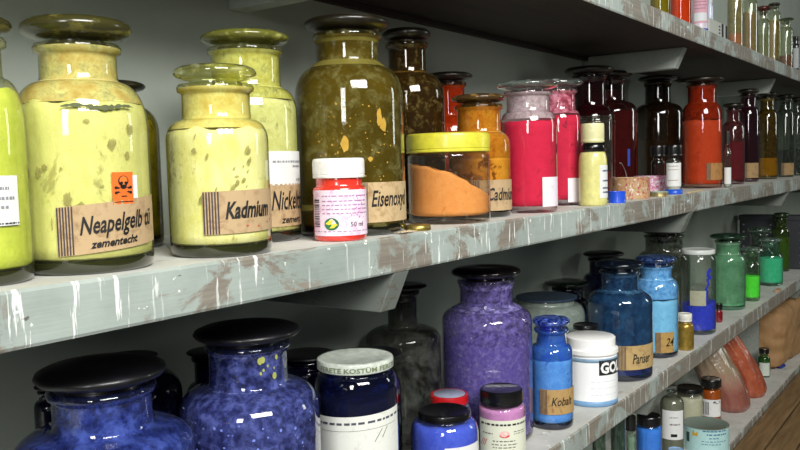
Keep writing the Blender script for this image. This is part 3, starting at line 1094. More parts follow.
DKB = glass('5a608a', '0a0c18', '20243c', .2, refl=1.2)
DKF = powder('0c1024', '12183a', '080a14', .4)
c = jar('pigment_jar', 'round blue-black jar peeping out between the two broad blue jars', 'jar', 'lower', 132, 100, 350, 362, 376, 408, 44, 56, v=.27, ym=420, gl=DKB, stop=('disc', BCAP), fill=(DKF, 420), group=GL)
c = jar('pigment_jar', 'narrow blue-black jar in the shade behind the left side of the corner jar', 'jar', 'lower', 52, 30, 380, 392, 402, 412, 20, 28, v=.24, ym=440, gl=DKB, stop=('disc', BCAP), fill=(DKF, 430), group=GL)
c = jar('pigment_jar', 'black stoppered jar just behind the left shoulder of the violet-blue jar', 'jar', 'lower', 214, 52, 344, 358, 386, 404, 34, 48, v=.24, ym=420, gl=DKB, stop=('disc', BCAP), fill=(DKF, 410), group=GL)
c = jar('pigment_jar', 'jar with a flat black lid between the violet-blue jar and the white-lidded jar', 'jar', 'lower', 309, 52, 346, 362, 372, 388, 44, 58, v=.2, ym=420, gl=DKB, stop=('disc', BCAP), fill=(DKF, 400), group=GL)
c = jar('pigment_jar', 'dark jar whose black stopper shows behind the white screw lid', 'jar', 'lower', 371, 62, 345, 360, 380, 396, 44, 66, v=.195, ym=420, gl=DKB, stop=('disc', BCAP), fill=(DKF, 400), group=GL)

# white-lidded preserve jar
c = jar('preserve_jar', 'dark blue preserve jar with a white lettered lid and a white label', 'jar', 'lower', 357, 83, 347.5, 375, 380, 398, 70, 76, v=.085, ym=420,
        gl=glass('b0b6d0', '10163a', '3c4a9c', .05, refl=1.7), stop=('screw', plain('c2cabf', .4, .3, mottle=.2, name='white_lid')),
        fill=(powder('090c24', '0e1436', '070918', .5, 40), 405), coat=(film('141c48', '26348a', .16, 36, .1, .05), 405, None), group=GL)
F = c.frame(317, 398, 424, 470, 0, .0)
F['z1'] += .006
F['skew'] = .05
L = c.label(F, paper('dcded6', 'c6c8c0', .2), lab='white paper label')
dashes(c, F, [(.03, 1, .84, .045)], ink('4a4a58'), L, seed=2)
W, H = F['w'], F['z1'] - F['z0']
bm = bmesh.new()
c.rect(bm, F, W * .03, W * .92, H * .715, H * .722, .0008)
for u0, v0, u1, v1 in ((.66, .45, .74, .68), (.74, .5, .80, .7), (.68, .62, .82, .66)):
    c.poly(bm, F, [(W * u0, H * v0), (W * (u0 + .008), H * v0), (W * (u1 + .008), H * v1), (W * u1, H * v1)], .0008)
link('ruled_line_and_scrawl', bm, ink('55584e'), L)
lid = Cyl(c.par, c.rc, c.X, c.Y, c.Z)
F = dict(a0=lid.at(321, 365)[0], a1=lid.at(389, 360)[0], z0=c.znt, z1=c.zt, skew=0, w=0)
h = c.zt - c.znt
lid.text(F, 'FERETE KOSTÜM FERETE', 0, h * .22, h * .42, ink('6f7a58'), c.par, .02, 0, 'lid_lettering', 1.35, .0008)

# crumb of white plaster on the black stopper is part of the shelf's clutter
# dusty clear jar
c = jar('glass_jar', 'tall dusty grey jar, nearly empty, against the wall left of the purple jar', 'jar', 'lower', 405, 74, 280, 292, 329, 346, 30, 50, v=.26, ym=400,
        gl=glass('a6a8a0', '3c3e3a', '585a54', .4, 6, 1.2), stop=('disc', stopper_glass('2a2a26', '4a4a44')), fill=(powder('4a4a46', '5a5a56'), 440), group=GL, base_tint=FOOTD)
# purple jar
c = jar('pigment_jar', 'big purple-dusted jar with a dark stopper in the middle of the lower shelf', 'jar', 'lower', 488, 89, 262, 282, 311, 328, 53, 69, v=.14, ym=390,
        gl=glass('e6e0f2', '40366a', '9a90c0', .25, 60, 1.4), stop=('disc', stopper_glass('120e10', '2a2024')), fill=(powder('665aac', '7a6ebc', '4a408a', .35, 60), 350),
        coat=(film('6a60a0', '8e86c0', .45, 60, .1, .22), None, None), group=GL, base_tint=BASEB)
# black-lidded blue pot
c = jar('paint_pot', 'squat bright blue pot with a black lid and white label, bottom edge of the picture', 'jar', 'lower', 445, 68, 402, 425, 426, 446, 52, 52, v=.058, ym=455,
        gl=glass('dde2f6', '5a64a0', 'b8c0e6', .1, refl=1.4), stop=('screw', BLK), fill=(powder('4a64d2', '6078de', '7c90e4', .3, 50), 432), group=GS)
F = c.frame(445, 478, 447, 480)
c.label(F, WHITEP, lab='white label')
c = jar('paint_pot', 'clear pot with a red lid behind the black-lidded bright blue pot', 'jar', 'lower', 450, 44, 388, 407, 410, 422, 34, 38, v=.125, ym=430,
        gl=glass('dfe6ea', '7a8a94', 'c8d2d8', .3, refl=1.3), stop=('screw', plain('b8161c', .35, .4, name='red_plastic')), fill=(powder('9cb0c0', 'b0c0cc'), 430), group=GS)
lidt = lathe([(0, c.zt + .0005), (c.rc * .82, c.zt + .0005), (c.rc * .84, c.zt - .0005)], 48)
link('lid_top', lidt, plain('8a90a4', .4), c.par)
# pink pot
c = jar('paint_pot', 'pale pink pigment pot with a black lid and a printed cream label', 'jar', 'lower', 502, 47, 382, 407, 408, 414, 38, 43, v=.052, ym=430,
        gl=glass('f4e6f2', '8a7a8c', 'e6d0e4', .1, refl=1.3), stop=('screw', BLK, 1), fill=(powder('cf9cc8', 'dcaed6'), 412), group=GS)
F = c.frame(480.5, 525.5, 421, 458)
L = c.label(F, paper('d9dcc8', 'cacdb8', .15), lab='cream printed label')
dashes(c, F, [(.06, .97, .86, .05)], BLACK, L, 'title_line', 2)
dashes(c, F, [(.1, .3, .62, .03), (.66, .92, .62, .02), (.66, .92, .68, .02), (.3, .68, .43, .03), (.28, .72, .34, .025), (.3, .7, .26, .025), (.33, .66, .18, .025)], ink('5a5650'), L, seed=7)
W, H = F['w'], F['z1'] - F['z0']
bm = bmesh.new()
c.disc(bm, F, W * .5, H * .64, W * .085, H * .085, .0008)
link('printed_emblem', bm, ink('e6b8b4'), L)
bm = bmesh.new()
c.poly(bm, F, [(W * (.5 + .085 * math.cos(t)), H * (.61 + .085 * math.sin(t) * .8)) for t in [PI + PI * k / 10 for k in range(11)]], .0011)
link('emblem_base', bm, ink('c8202a'), L)
bm = bmesh.new()
for k in range(3):
    c.poly(bm, F, [(W * (.03 + .045 * k), H * .28), (W * (.045 + .045 * k), H * .28), (W * (.12 + .04 * k), H * .48), (W * (.105 + .04 * k), H * .48)], .0008)
link('red_strokes', bm, ink('c84a50'), L)
# cobalt bottle
c = jar('pigment_bottle', 'slender light blue stoppered bottle lettered Kobalt, left of the white tub', 'bottle', 'lower', 552, 42, 313, 330, 347, 357, 30, 37, yb=431.5, ym=395,
        gl=glass('e2effc', '2c4a84', '8ab4e8', .1, refl=1.5), stop=('disc', glass('5a78d8', '101c50', '6a88e0', .4, refl=2.0, name='blue_stopper_glass')), fill=(powder('5a96d8', '78b2e6', '3c6cba', .35, 45), 362),
        coat=(film('4a84d0', '345cb8', .6, 40, .15, .3), 362, None), group=GL, base_tint=BASEB)
kraft_label(c, 540, 573, 390, 415, [('Kobalt', .28, .36, .34, .01, .7)], wrap=25, hatch=.2, col=('b0905a', '8a5c34'))
# GOLDEN tub
c = jar('paint_tub', 'white plastic paint tub with large white letters in a black block', 'tub', 'lower', 591, 52, 329.5, 356, 359, 362, 48, 53.5, yb=408.5, ym=382,
        gl=plain('f8f9f9', .35, .2, mottle=.02, name='white_tub_plastic'), stop=('stepped', plain('faf9f6', .35, .2, mottle=.02, name='white_lid_plastic')), group=GS, body='tub')
rr = c.R * 1.006
link('top_band', lathe([(rr * .97, c.zs - .004), (rr, c.zs - .003), (rr, c.zs + .004), (rr * .97, c.zs + .005)], 56), plain('7f9cb4', .4), c.par)
link('foot_band', lathe([(rr * .97, .0005), (rr, .001), (rr, .012), (rr * .97, .0125)], 56), plain('7aa4cc', .4), c.par)
F = c.frame(599, 616.5, 360, 375, 45)
L = c.label(F, ink('101014'), 'name_block', 'black lettered block')
W, H = F['w'], F['z1'] - F['z0']
c.text(F, 'GOLDEN', .003, H * .16, H * .68, plain('f2f2f0', .5, mottle=.0, name='white_print'), L, .045, 0, stretch=.9, lift=.001)
F = c.frame(569, 616, 378, 400, 0)
dashes(c, F, [(.45, .98, y, .02) for y in (.2, .5, .8)], ink('c2ccd2'), c.par, seed=11)

# wide grey-green jar etc. in the second row
c = jar('wide_jar', 'wide grey-green jar with a flat broad lid behind the slender blue bottle', 'jar', 'lower', 547, 76, 291, 303, 308, 323, 56, 60, v=.245, ym=360,
        gl=plain('78837a', .25, .8, mottle=.2, name='grey_green_glaze'), stop=('screw', plain('2c3a4c', .4, mottle=.3)), group=GL, body='jar_body')
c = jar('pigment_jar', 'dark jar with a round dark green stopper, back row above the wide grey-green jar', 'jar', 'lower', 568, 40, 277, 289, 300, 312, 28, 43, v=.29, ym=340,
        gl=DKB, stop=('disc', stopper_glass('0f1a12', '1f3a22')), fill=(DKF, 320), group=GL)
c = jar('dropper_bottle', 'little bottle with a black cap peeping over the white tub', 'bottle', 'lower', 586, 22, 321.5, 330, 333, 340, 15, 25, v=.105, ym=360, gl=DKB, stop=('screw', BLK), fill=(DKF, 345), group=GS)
# Pariser blue
c = jar('pigment_jar', 'big inky blue jar lettered Pariser, right of the white tub', 'jar', 'lower', 620, 63, 257, 272, 293, 307, 36, 47, v=.083, ym=345,
        gl=glass('ccd8e6', '141f3a', '4a78a0', .15, 40, 1.8), stop=('disc', stopper_glass('0c121c', '22344c')), fill=(powder('101c58', '18287a', '0a1030', .4), 366),
        coat=(film('2a4c74', '4a7494', .4, 30, .2, .25), 364, None), group=GL, base_tint=BASEB)
kraft_label(c, 618, 651, 346, 370, [('Pariser', .34, .26, .40, .012, .56)], wrap=25, hatch=.2, col=('b89c68', '94744a'))
c = jar('pigment_jar', 'shadowed jar whose black stopper rises behind the inky blue jar', 'jar', 'lower', 604, 42, 249, 259, 275, 288, 28, 40, v=.27, ym=320, gl=DKB, stop=('disc', BCAP), fill=(DKF, 300), group=GL)
c = jar('pigment_jar', 'sky blue jar with a small label numbered 24, right of the inky blue jar', 'jar', 'lower', 656, 43, 253, 266, 281, 292, 31, 40, v=.078, ym=325,
        gl=glass('eaf5fc', '3a608a', 'a8d4ec', .1, refl=1.6), stop=('disc', glass('4a6cb0', '0c1838', '5a7cc0', .35, refl=2.0, name='blue_stopper_glass')), fill=(powder('86c8e6', '9cd8f0', '70b6de', .3, 45), 302),
        coat=(film('6aa6dc', '8ac2e8', .75, 50, .12, .5), 300, None), group=GL, base_tint=BASEB)
kraft_label(c, 655.5, 674, 332.5, 353, [('24', .48, .32, .40, .01, .75)], wrap=0, hatch=.26, col=('b08e50', '8a6430'))
# grey jar, gold bottle, blue-powder jar
c = jar('glass_jar', 'tall smoky clear jar with a flat top, behind the sky blue jar', 'jar', 'lower', 664, 50, 229, 236, 253, 264, 36, 40, v=.2, ym=300,
        gl=glass('b4b8ac', '3c4238', '7c8278', .35, 30, 1.6), stop=('flat', stopper_glass('34362e', '5a5c50')), fill=(powder('5a4a30', '6a5a3c', '2a3a8c', .3), 320), group=GL)
c = jar('gilding_bottle', 'tiny gold bottle with a white cap beside the sky blue jar', 'bottle', 'lower', 685, 17, 312, 322, 324, 329, 12, 13.5, v=.029, ym=338,
        gl=plain('a88a3a', .3, .6, .6, .3, name='gold_paint'), stop=('screw', plain('e6e4d8', .4, .2, name='white_plastic')), group=GS, body='bottle_body')
c = jar('preserve_jar', 'white-lidded jar half full of ultramarine powder', 'jar', 'lower', 698, 34, 247, 255, 257, 268, 29, 32, v=.062, ym=300,
        gl=glass('eef2ec', '66766a', 'b0beb4', .12, refl=1.8), stop=('screw', plain('d4dad4', .4, .2, mottle=.05, name='white_lid')), fill=(powder('1c2ccc', '2840e8', '1420a8', .3, 60), 306, .12), group=GL)
F = c.frame(690, 706, 291, 306)
c.label(F, paper('a8a890', '8a8a74', .3), lab='faded label')
bm = bmesh.new()
r = random.Random(5)
F = c.frame(700, 714, 270, 306)
for i in range(16):
    t = i / 15
    q = r.uniform(.004, .008)
    u, vv = F['w'] * (.25 + .35 * t + r.uniform(-.1, .1)), (F['z1'] - F['z0']) * t * .98
    c.poly(bm, F, [(u + q * r.uniform(.7, 1.1) * math.cos(2 * PI * k / 9), vv + q * r.uniform(.7, 1.2) * math.sin(2 * PI * k / 9)) for k in range(9)], -.0006 + .00002 * i)
link('clinging_powder', bm, powder('1424b8', '1e34dc'), c.par)
c = jar('dropper_bottle', 'tiny red bottle with a black cap between the ultramarine powder jar and the green jar', 'bottle', 'lower', 718.5, 8, 302.5, 310, 311, 313, 6, 7.5, v=.05, ym=320,
        gl=plain('7a1420', .2, 1.0, name='red_glass'), stop=('screw', BLK), group=GS, body='bottle_body')
# greens
c = jar('pigment_jar', 'tall pale green jar with a dark mushroom stopper, among the green jars', 'jar', 'lower', 728, 33, 232, 241, 255, 264, 23, 35, v=.088, ym=290,
        gl=glass('d0e6d6', '3a5a46', '98c0a8', .15, 30, 1.8), stop=('disc', stopper_glass('1a2e22', '3a5a44')), fill=(powder('7ab894', '90cca8', '5c9c7a', .3), 304),
        coat=(film('94c4a4', 'a8d0b4', .4, 14, .3, .3), 304, None), group=GL, base_tint=plain('3a6c50', .1, 1.0))
c = jar('pigment_jar', 'small jar of brilliant lime green powder', 'jar', 'lower', 751, 17, 246, 252, 263, 271, 13, 19, v=.055, ym=285,
        gl=glass('e0f2de', '4c6c50', 'a8cca8', .12, refl=1.7), stop=('disc', glass('aabcac', '3e5a48', '9ab8a4', .4, refl=2.0)), fill=(powder('5cf038', '70ff50', '48d830', .3), 277), group=GL, seg=40)
c = jar('pigment_jar', 'clear-stoppered jar full of sea green powder, near the end of the lower shelf', 'jar', 'lower', 770.5, 23, 237, 243, 253, 260, 16, 21, v=.072, ym=275,
        gl=glass('d6efe4', '3a6c58', '90ccb0', .1, refl=1.7), stop=('disc', glass('b4c4ba', '4a6458', 'a0b8ac', .4, refl=2.0)), fill=(powder('4ccc9c', '5cdcb0', '40b488', .3), 259), group=GL, seg=40)
c = jar('glass_jar', 'shadowed clear jar with a flared stopper behind the sea green jar', 'jar', 'lower', 759, 25, 226, 234, 246, 254, 16, 22, v=.16, ym=275,
        gl=glass('90a498', '2a382e', '6c8474', .3, refl=1.6), stop=('disc', glass('8a9c92', '35463c', '7a9484', .4, refl=1.8)), fill=(powder('24402c', '2c4c34'), 270), group=GL, seg=40)
c = jar('pigment_jar', 'mossy green and brown jar, last before the dark crate', 'jar', 'lower', 781, 16, 212, 219, 228, 236, 11, 15, v=.12, ym=260,
        gl=glass('a0b870', '2c3a18', '6c8444', .3, refl=1.6), stop=('disc', stopper_glass('22301a', '3a4c2a')), fill=(powder('6c8c34', '7ca040', '7a5428', .4, 30), 238), group=GL, seg=40)
# tan chip by the sea green jar
P = on_y(774, 290, FRONT + .03)
bm = bmesh.new()
box(bm, (-.028, -.008, 0), (.028, .008, .009), .002)
o = link('wood_chip', bm, plain('b89478', .7), smooth=False, loc=(P.x - .02, FRONT + .012, TOP['lower'] + .0003))
tag(o, 'small tan chip lying before the sea green jar', 'chip')
# dark crate at the end
rt = root('metal_crate', (4.1, FRONT + .03, TOP['lower']), 'dark grey riveted metal crate at the far end of the lower shelf', 'crate')
bm = bmesh.new()
box(bm, (.0, 0, .0005), (.08, .29, .235), .006)
CR_M = plain('34353c', .45, .2)
link('body', bm, CR_M, rt, smooth=False)
bm = bmesh.new()
box(bm, (-.004, -.004, .225), (.084, .294, .25), .005)
link('lid', bm, CR_M, rt, smooth=False)
RIV = plain('b4b8b8', .3, 0, .6)
for zz in (.03, .065, .1, .135, .17, .205):
    for yy in (.02, .15, .27):
        bm = bmesh.new()
        bmesh.ops.create_uvsphere(bm, u_segments=10, v_segments=6, radius=.0055)
        link('rivet', bm, RIV, rt, loc=(-.0005, yy, zz))

# ------------------------------------------------------------------ bottom shelf
GZ = 'bottles and tins on the lowest shelf'
c = jar('phial', 'slim grey-green phial under the lower shelf, left of its neighbours', 'bottle', 'bottom', 599, 13, 385, 392, 400, 406, 8, 10, v=.10, ym=450, gl=glass('b8ccb8', '4a5c4e', '90a894', .3, refl=1.4), stop=('screw', BLK), fill=(powder('4a5a50', '5c6c60'), 410), group=GZ, seg=40)
c = jar('phial', 'slim grey-green phial with a blue streak, left of the blue pot with a black lid', 'bottle', 'bottom', 618, 14, 372, 380, 388, 394, 9, 11, v=.12, ym=440, gl=glass('b8ccb8', '4a5c4e', '90a894', .3, refl=1.4), stop=('screw', BLK), fill=(powder('4a6878', '5a6c60', '2a4a94', .3, 80), 400), group=GZ, seg=40)
c = jar('phial', 'pale clear phial with a black cap touching the left of the blue pot', 'bottle', 'bottom', 631, 9, 414, 431, 433, 436, 7, 10, v=.06, ym=450, gl=glass('dce8dc', '6a7c6e', 'a8bcac', .3, refl=1.4), stop=('screw', BLK), fill=(powder('7a9080', '8ca090'), 438), group=GZ, seg=40)
c = jar('paint_pot', 'bright blue pot with a black lid on the lowest shelf', 'jar', 'bottom', 649, 25, 411, 427, 428, 433, 22, 23.5, v=.062, ym=445,
        gl=glass('d0e2f6', '2c5490', '90b8e6', .1, refl=1.6), stop=('screw', BLK), fill=(powder('4494e4', '5aa8f2', '3478d0', .3), 431), group=GZ)
c = jar('pigment_flask', 'round-shouldered clear flask with a glass stopper and a large white label', 'bottle', 'bottom', 672, 23, 384, 392, 397, 408, 9, 10, v=.085, ym=425, yb=None,
        gl=glass('d8dcd2', '5c645a', 'b0b8ac', .15, refl=1.7), stop=('flat', FROST), fill=(powder('8c8a7e', '9c9a8e', '4a4234', .3), 402), group=GZ)
F = c.frame(662.5, 683, 411, 440)
L = c.label(F, WHITEP, lab='white label')
dashes(c, F, [(.35, .7, .75, .03), (.35, .8, .5, .05)], ink('6a5a5a'), L, seed=14)
bm = bmesh.new()
c.rect(bm, F, F['w'] * .4, F['w'] * .66, 0.1 * (F['z1'] - F['z0']), .2 * (F['z1'] - F['z0']), .0008)
link('black_mark', bm, BLACK, L)
c = jar('preserve_jar', 'jar of cream powder with a broad black lid behind the stoppered flask', 'jar', 'bottom', 690, 25, 383, 394, 396, 401, 22, 26, v=.15, ym=410,
        gl=glass('f0f0e8', '7a7a68', 'c8c8b8', .15, refl=1.4), stop=('screw', BLK), fill=(powder('ccccba', 'd6d6c6'), 400), group=GZ)
c = jar('paint_bottle', 'orange bottle with a black cap and white label beside the dusty pink bag', 'bottle', 'bottom', 711, 19.5, 375.5, 388, 390, 394, 15, 19.5, v=.115, ym=405,
        gl=glass('f0c890', '6a4414', 'c89850', .1, refl=1.6), stop=('screw', BLK, 1), fill=(powder('a86c1c', 'b87c28'), 392), group=GZ)
F = c.frame(702.5, 720.5, 400, 417, 0)
L = c.label(F, WHITEP, lab='white label')
W, H = F['w'], F['z1'] - F['z0']
bm = bmesh.new()
for u in (.08, .2, .3):
    c.rect(bm, F, W * u, W * (u + .05), H * .1, H * .85, .0008)
c.disc(bm, F, W * .75, H * .85, W * .2, H * .09, .0008)
link('bar_code', bm, ink('30303a'), L)
T = drum('paint_tin', 'low round tin with a turquoise label and a sunken metal lid', 'bottom', 706, 44, 416, 449, .058, plain('b4dcdc', .4, .3, mottle=.06, name='turquoise_label'), TINMETAL, ym=436, group=GZ)
F = T.frame(686, 727, 428, 447)
W, H = F['w'], F['z1'] - F['z0']
bm = bmesh.new()
T.poly(bm, F, [(W * .2, H * .5), (W * .32, H * .5), (W * .32, H * .75), (W * .26, H * .62), (W * .23, H * .78), (W * .2, H * .66)], .0008)
link('yellow_emblem', bm, ink('d9a823'), T.par)
dashes(T, F, [(.42, .95, .78, .07), (.5, .95, .6, .07), (.55, .75, .42, .05), (.4, .95, .25, .04), (.4, .8, .1, .04)], ink('4a7c9c'), T.par, seed=15)
bm = bmesh.new()
T.rect(bm, F, W * .03, W * .12, H * .1, H * .6, .0008)
link('dark_patch', bm, ink('2c4a44'), T.par)
drum('paint_tin', 'small tin with a pale blue lid between the flask and the turquoise tin', 'bottom', 676, 15, 446.5, 460, .025, plain('7fa4c4', .4), plain('8fb4d8', .4), ym=455, group=GZ)


# plastic bags of pigment
def bag(name, label, base, mat, wx, wy, H, lean, seed, top=.35, extra=None):
    rt = root(name, base, label, 'bag', 'plastic bags of pigment')
    bm = bmesh.new()
    nu, nv = 72, 44
    rings = []
    for j in range(nv + 1):
        t = j / nv
        f = (1 - t) * 1.0 + t * top
        f *= (.82 + .5 * t * (1 - t)) if t > .06 else (.7 + 2.5 * t)
        ring = []
        for i in range(nu):
            a = 2 * PI * i / nu
            ca, sa = math.cos(a), math.sin(a)
            p = 2.8 - 1.0 * t
            q = (abs(ca) ** p + abs(sa) ** p) ** (-1 / p)
            fold = .10 * (.25 + t) * noise.noise(Vector((ca * 3.2, sa * 3.2, seed + t * 1.2))) + .05 * noise.noise(Vector((ca * 8, sa * 8, seed + t * 5)))
            q *= f * (1 + fold)
            zz = H * t + (.012 * noise.noise(Vector((ca * 4, sa * 4, seed * 2 + t * 6))) if 0 < t < 1 else 0) + (t ** 8) * .03 * noise.noise(Vector((ca * 5, sa * 5, seed)))
            ring.append(bm.verts.new((wx * q * ca + lean[0] * t ** 1.4, wy * q * sa + lean[1] * t ** 1.4, max(.0005, zz))))
        rings.append(ring)
    for A, B in zip(rings, rings[1:]):
        for i in range(nu):
            bm.faces.new((A[i], A[(i + 1) % nu], B[(i + 1) % nu], B[i]))
    bm.faces.new(rings[0][::-1])
    bm.faces.new(rings[-1])
    link('bag_body', bm, mat, rt)
    return rt


n = NT('plastic_bag_pink')
tc = n.n('ShaderNodeTexCoord')
sx = n.n('ShaderNodeSeparateXYZ')
n.l(tc.outputs['Object'], sx.inputs[0])
v = n.coord(loc=(1, 2, 3))
f = n.noise(v, 26, 5)
hgt = n.math('ADD', sx.outputs['Z'], n.math('MULTIPLY', f, .06))
col = n.ramp(n.math('MULTIPLY', hgt, 4.0), [(.40, hx('90584c')), (.55, hx('a07666')), (.68, hx('9c8870'))])
BAGP = n.done(n.pbr(col, .22, n.bump(n.noise(v, 60, 3), .5, .006), Coat_Weight=.6))
n = NT('plastic_bag_red')
v = n.coord(loc=(5, 2, 1))
BAGR = n.done(n.pbr(n.ramp(n.noise(v, 30, 5), [(.3, hx('9a4630')), (.7, hx('b4603f'))]), .3, n.bump(n.noise(v, 60, 3), .5, .006), Coat_Weight=.4))
zb = TOP['bottom']
bag('plastic_bag', 'clear plastic bag with dusty pink pigment settled in its bottom', (2.93 + .09, FRONT + .10, zb), BAGP, .085, .085, .31, (-.03, .14), 1.7, .8)
bag('plastic_bag', 'orange-red plastic bag of pigment leaning next to the dusty pink bag', (3.24, FRONT + .085, zb), BAGR, .085, .08, .31, (-.05, .15), 5.2, .75)
c = jar('dropper_bottle', 'little green bottle with a black cap and white label past the plastic bags', 'bottle', 'bottom', 764, 11.5, 347, 354, 357, 361, 7.5, 9.5, v=.09, ym=372,
        gl=glass('a0c89c', '2c4c2c', '80b080', .1, refl=1.5), stop=('screw', BLK), fill=(powder('3c6c38', '4a7c44'), 360), group=GZ, seg=40)
F = c.frame(759.5, 769.5, 363, 376)
c.label(F, paper('c8d0c4', 'b0b8ac', .2), lab='white label')
# crumpled blue scrap
P = on_z(781, 362, zb)
bm = bmesh.new()
bmesh.ops.create_icosphere(bm, subdivisions=3, radius=1)
for q in bm.verts:
    d = 1 + .45 * noise.noise(q.co * 1.6 + Vector((3, 1, 2)))
    q.co = Vector((q.co.x * .035 * d, q.co.y * .016 * d, (q.co.z * d + .9) * .010))
    q.co.z = max(q.co.z, .0005)
PB = on_y(781, 362, FRONT + .06)
o = link('crumpled_scrap', bm, plain('1c2f8c', .5, name='blue_plastic'), loc=(PB.x, FRONT + .06, zb))
tag(o, 'crumpled dark blue scrap lying between the little green bottle and the shelf edge', 'scrap')
bm = bmesh.new()
box(bm, (0, 0, .0004), (.018, .2, .27), .002)
o = link('grey_board', bm, plain('8c928a', .7), smooth=False, loc=(3.62, .765, zb))
tag(o, 'plain grey board standing on edge between the plastic bags and the brown sack', 'board')
# brown paper sack
n = NT('brown_paper')
v = n.coord()
BRP = n.done(n.pbr(n.ramp(n.noise(v, 12, 6), [(.3, hx('96724a')), (.7, hx('b48c5e'))]), .7, n.bump(n.noise(v, 25, 5), .6, .01)))
P = on_y(767, 353, FRONT + .1)
rt = root('paper_sack', (P.x + .26, FRONT + .165, zb), 'crumpled brown paper sack filling the far end of the lowest shelf', 'sack')
bm = bmesh.new()
bmesh.ops.create_cube(bm, size=2)
bmesh.ops.subdivide_edges(bm, edges=bm.edges[:], cuts=22, use_grid_fill=True)
for q in bm.verts:
    d = noise.noise(q.co * 1.1 + Vector((1, 7, 2))) * .10 + noise.noise(q.co * 3 + Vector((4, 2, 2))) * .05
    p = q.co.copy()
    l = (abs(p.x) ** 7 + abs(p.y) ** 7 + abs(p.z) ** 7) ** (1 / 7)
    p = p / l * (1 + d)
    q.co = Vector((p.x * .25, p.y * .135, max(0.0005, (p.z + 1) * .132)))
link('sack_body', bm, BRP, rt)

# ------------------------------------------------------------------ upper shelf
GU = 'jars and packets on the topmost shelf'
c = jar('pigment_jar', 'olive-yellow jar, leftmost visible on the topmost shelf', 'jar', 'upper', 660, 19, -68, -60, -45, -35, 13, 17, v=.045, ym=-5, gl=glass('d0c880', '5a5420', '9a9450', .15), stop=('disc', CAPDK), fill=(powder('8c8634', '9c9640'), -10), group=GU, seg=40)
c = jar('pigment_jar', 'orange jar beside the olive-yellow one on the topmost shelf', 'jar', 'upper', 680.5, 20, -55, -48, -35, -25, 13, 18, v=.045, ym=0, gl=glass('f0b890', '8a3c14', 'd07840', .1), stop=('disc', CAPDK), fill=(powder('b8501c', 'cc6024'), -20), group=GU, seg=40)
c = jar('paint_bottle', 'bottle with a pale pink printed label and a blue foot on the topmost shelf', 'bottle', 'upper', 700, 15, -40, -25, -22, -18, 10, 12, v=.035, ym=5, gl=plain('c8c0cc', .35, .3), stop=('screw', plain('d8d8d4', .4)), group=GU, body='bottle_body', seg=40)
F = c.frame(693, 707.5, -14, 23, 10)
L = c.label(F, paper('c89aa8', 'b07c90', .4), lab='pink printed label')
dashes(c, F, [(.15, .85, y, .02) for y in (.85, .75, .66, .57, .48, .39)], ink('7a4a68'), L, seed=31)
bm = bmesh.new()
c.rect(bm, F, F['w'] * .1, F['w'] * .9, .06 * (F['z1'] - F['z0']), .28 * (F['z1'] - F['z0']), .0007)
link('white_panel', bm, ink('c8ccd0'), L)
rr = c.R
link('foot_band', lathe([(rr * .99, .0005), (rr * 1.02, .001), (rr * 1.02, .011), (rr * .99, .0115)], 40), plain('2038a8', .4), c.par)
c = jar('phial', 'slim white and blue phial behind the white carton on the topmost shelf', 'bottle', 'upper', 710, 6, 0, 3, 5, 7, 4, 5, v=.1, ym=15, gl=plain('c0c8dc', .3, .4), stop=('screw', plain('c8ccd8', .4)), group=GU, body='bottle_body', seg=32)
A = on_y(709.5, 30, FRONT + .02)
B = on_y(727.5, 40, FRONT + .02)
rt = root('carton', (A.x, FRONT + .02, TOP['upper']), 'small white carton with black stripes on the topmost shelf', 'carton')
hz_ = axis_z(A.x, FRONT + .02, 17.5) - TOP['upper']
bm = bmesh.new()
wx = B.x - A.x
box(bm, (0, 0, .0003), (wx, .055, hz_), .001)
link('box', bm, paper('b4b8b0', 'a0a49c', .2), rt, smooth=False)
bm = bmesh.new()
for u0, u1 in ((.66, .76), (.88, .98)):
    box(bm, (wx * u0, -.0006, .001), (wx * u1, .0002, hz_ - .001))
for i in range(3):
    box(bm, (wx * .5, -.0006, hz_ * (.3 + .2 * i)), (wx * .58, .0002, hz_ * (.38 + .2 * i)))
link('black_stripes', bm, ink('141018'), rt, smooth=False)
UG = lambda a, b: glass('e8ecd8', b, 'a0a888', .25, refl=2.4)
c = jar('pigment_jar', 'clear jar of brown dust with an orange-red bottom layer, right of the white carton', 'jar', 'upper', 735, 15, -22, -15, -7, 2, 10, 13, v=.05, ym=25, gl=UG('c8b890', '4a5a34'), stop=('disc', CAPDK), fill=(powder('a8582c', 'b86834'), 33), coat=(film('8c7c50', '9c8c5c', .6, 20, .2, .5), 33, None), group=GU, seg=40)
c = jar('pigment_jar', 'brown jar between two clear jars on the topmost shelf', 'jar', 'upper', 750, 14, -11, -6, -1, 6, 9, 12, v=.05, ym=32, gl=UG('a88c5c', '44401c'), stop=('disc', CAPDK), fill=(powder('86683c', '967848'), 12), group=GU, seg=40)
c = jar('glass_jar', 'small pale green-edged jar with a dark red stopper on the topmost shelf', 'jar', 'upper', 763, 13, 5, 11, 19, 25, 8, 14, v=.045, ym=42, gl=UG('c0ccb0', '5a7440'), stop=('disc', stopper_glass('3a1410', '5a2018')), fill=(powder('76785a', '868868'), 34), group=GU, seg=40)
c = jar('pigment_jar', 'tan jar behind the little jar with a dark red stopper', 'jar', 'upper', 774, 13, 2, 6, 11, 18, 8, 11, v=.1, ym=38, gl=UG('b89c68', '54482a'), stop=('disc', CAPDK), fill=(powder('a08450', 'b0945c'), 20), group=GU, seg=40)
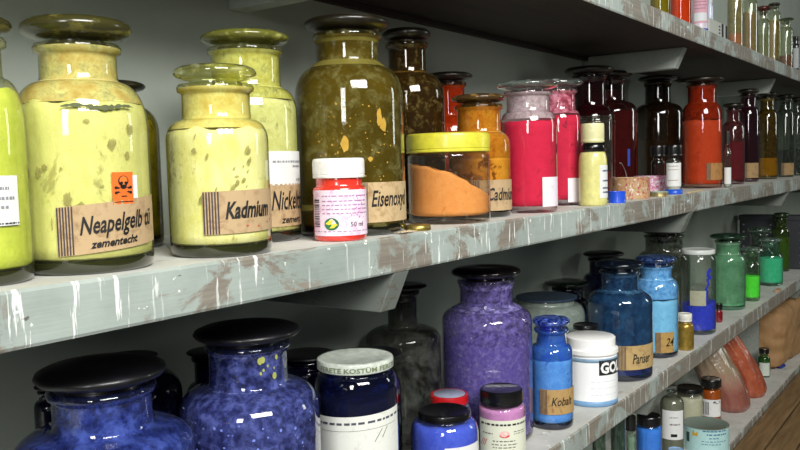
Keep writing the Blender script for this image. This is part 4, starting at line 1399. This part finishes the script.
c = jar('pigment_jar', 'clear-stoppered jar with dark red powder near the right end of the topmost shelf', 'jar', 'upper', 786, 13, 17, 21, 27, 33, 8, 14, v=.045, ym=55, gl=UG('b0b890', '5a7440'), stop=('disc', glass('a0b094', '4c6440', refl=2)), fill=(powder('6a3020', '7c3c28'), 55), group=GU, seg=40)
c = jar('phial', 'dark phial with a white label, last on the topmost shelf', 'bottle', 'upper', 796, 7, 36, 41, 44, 47, 5, 6, v=.04, ym=60, gl=plain('1c1a24', .2, .8), stop=('screw', BLK), group=GU, body='bottle_body', seg=32)
F = c.frame(793.5, 798.5, 48, 68)
c.label(F, paper('b0b4b4', '9a9e9e', .2), lab='white label')

# ------------------------------------------------------------------ camera
cam = bpy.data.cameras.new('camera')
cam.sensor_width = 36
cam.lens = FPX / 800 * 36
cam.clip_start = .02
co = bpy.data.objects.new('camera', cam)
COL.objects.link(co)
M = Matrix((CR, CU, -CF)).transposed().to_4x4()
M.translation = C0
co.matrix_world = M
sc.camera = co


# ------------------------------------------------------------------ light
def area(name, loc, target, sx, sy, power, col):
    l = bpy.data.lights.new(name, 'AREA')
    l.shape = 'RECTANGLE'
    l.size, l.size_y = sx, sy
    l.energy = power
    l.color = col
    o = bpy.data.objects.new(name, l)
    COL.objects.link(o)
    o.location = loc
    o.rotation_euler = (Vector(target) - Vector(loc)).to_track_quat('-Z', 'Y').to_euler()
    return o


area('high_window_light', (-.25, -1.55, 3.1), (.9, .75, 1.25), 1.7, 1.1, 150, (1.0, .99, .95))
area('side_window_light', (-2.3, -.95, 2.35), (.9, .75, 1.3), .6, 1.3, 42, (1.0, .99, .96))
area('far_window_light', (5.4, -2.4, 2.4), (3.2, .7, 1.2), .6, 1.6, 22, (.95, 1.0, .93))
w = bpy.data.worlds.new('room_air')
sc.world = w
w.use_nodes = True
bg = w.node_tree.nodes['Background']
bg.inputs['Color'].default_value = (.85, .95, .9, 1)
bg.inputs['Strength'].default_value = .04

sc.view_settings.view_transform = 'Standard'
sc.view_settings.look = 'None'
sc.view_settings.gamma = 1
sc.view_settings.use_curve_mapping = False
sc.view_settings.exposure = 0.0
sc.cycles.transparent_max_bounces = 40
sc.cycles.max_bounces = 8
sc.cycles.sample_clamp_indirect = 4
for line in PRINT:
    print(line)
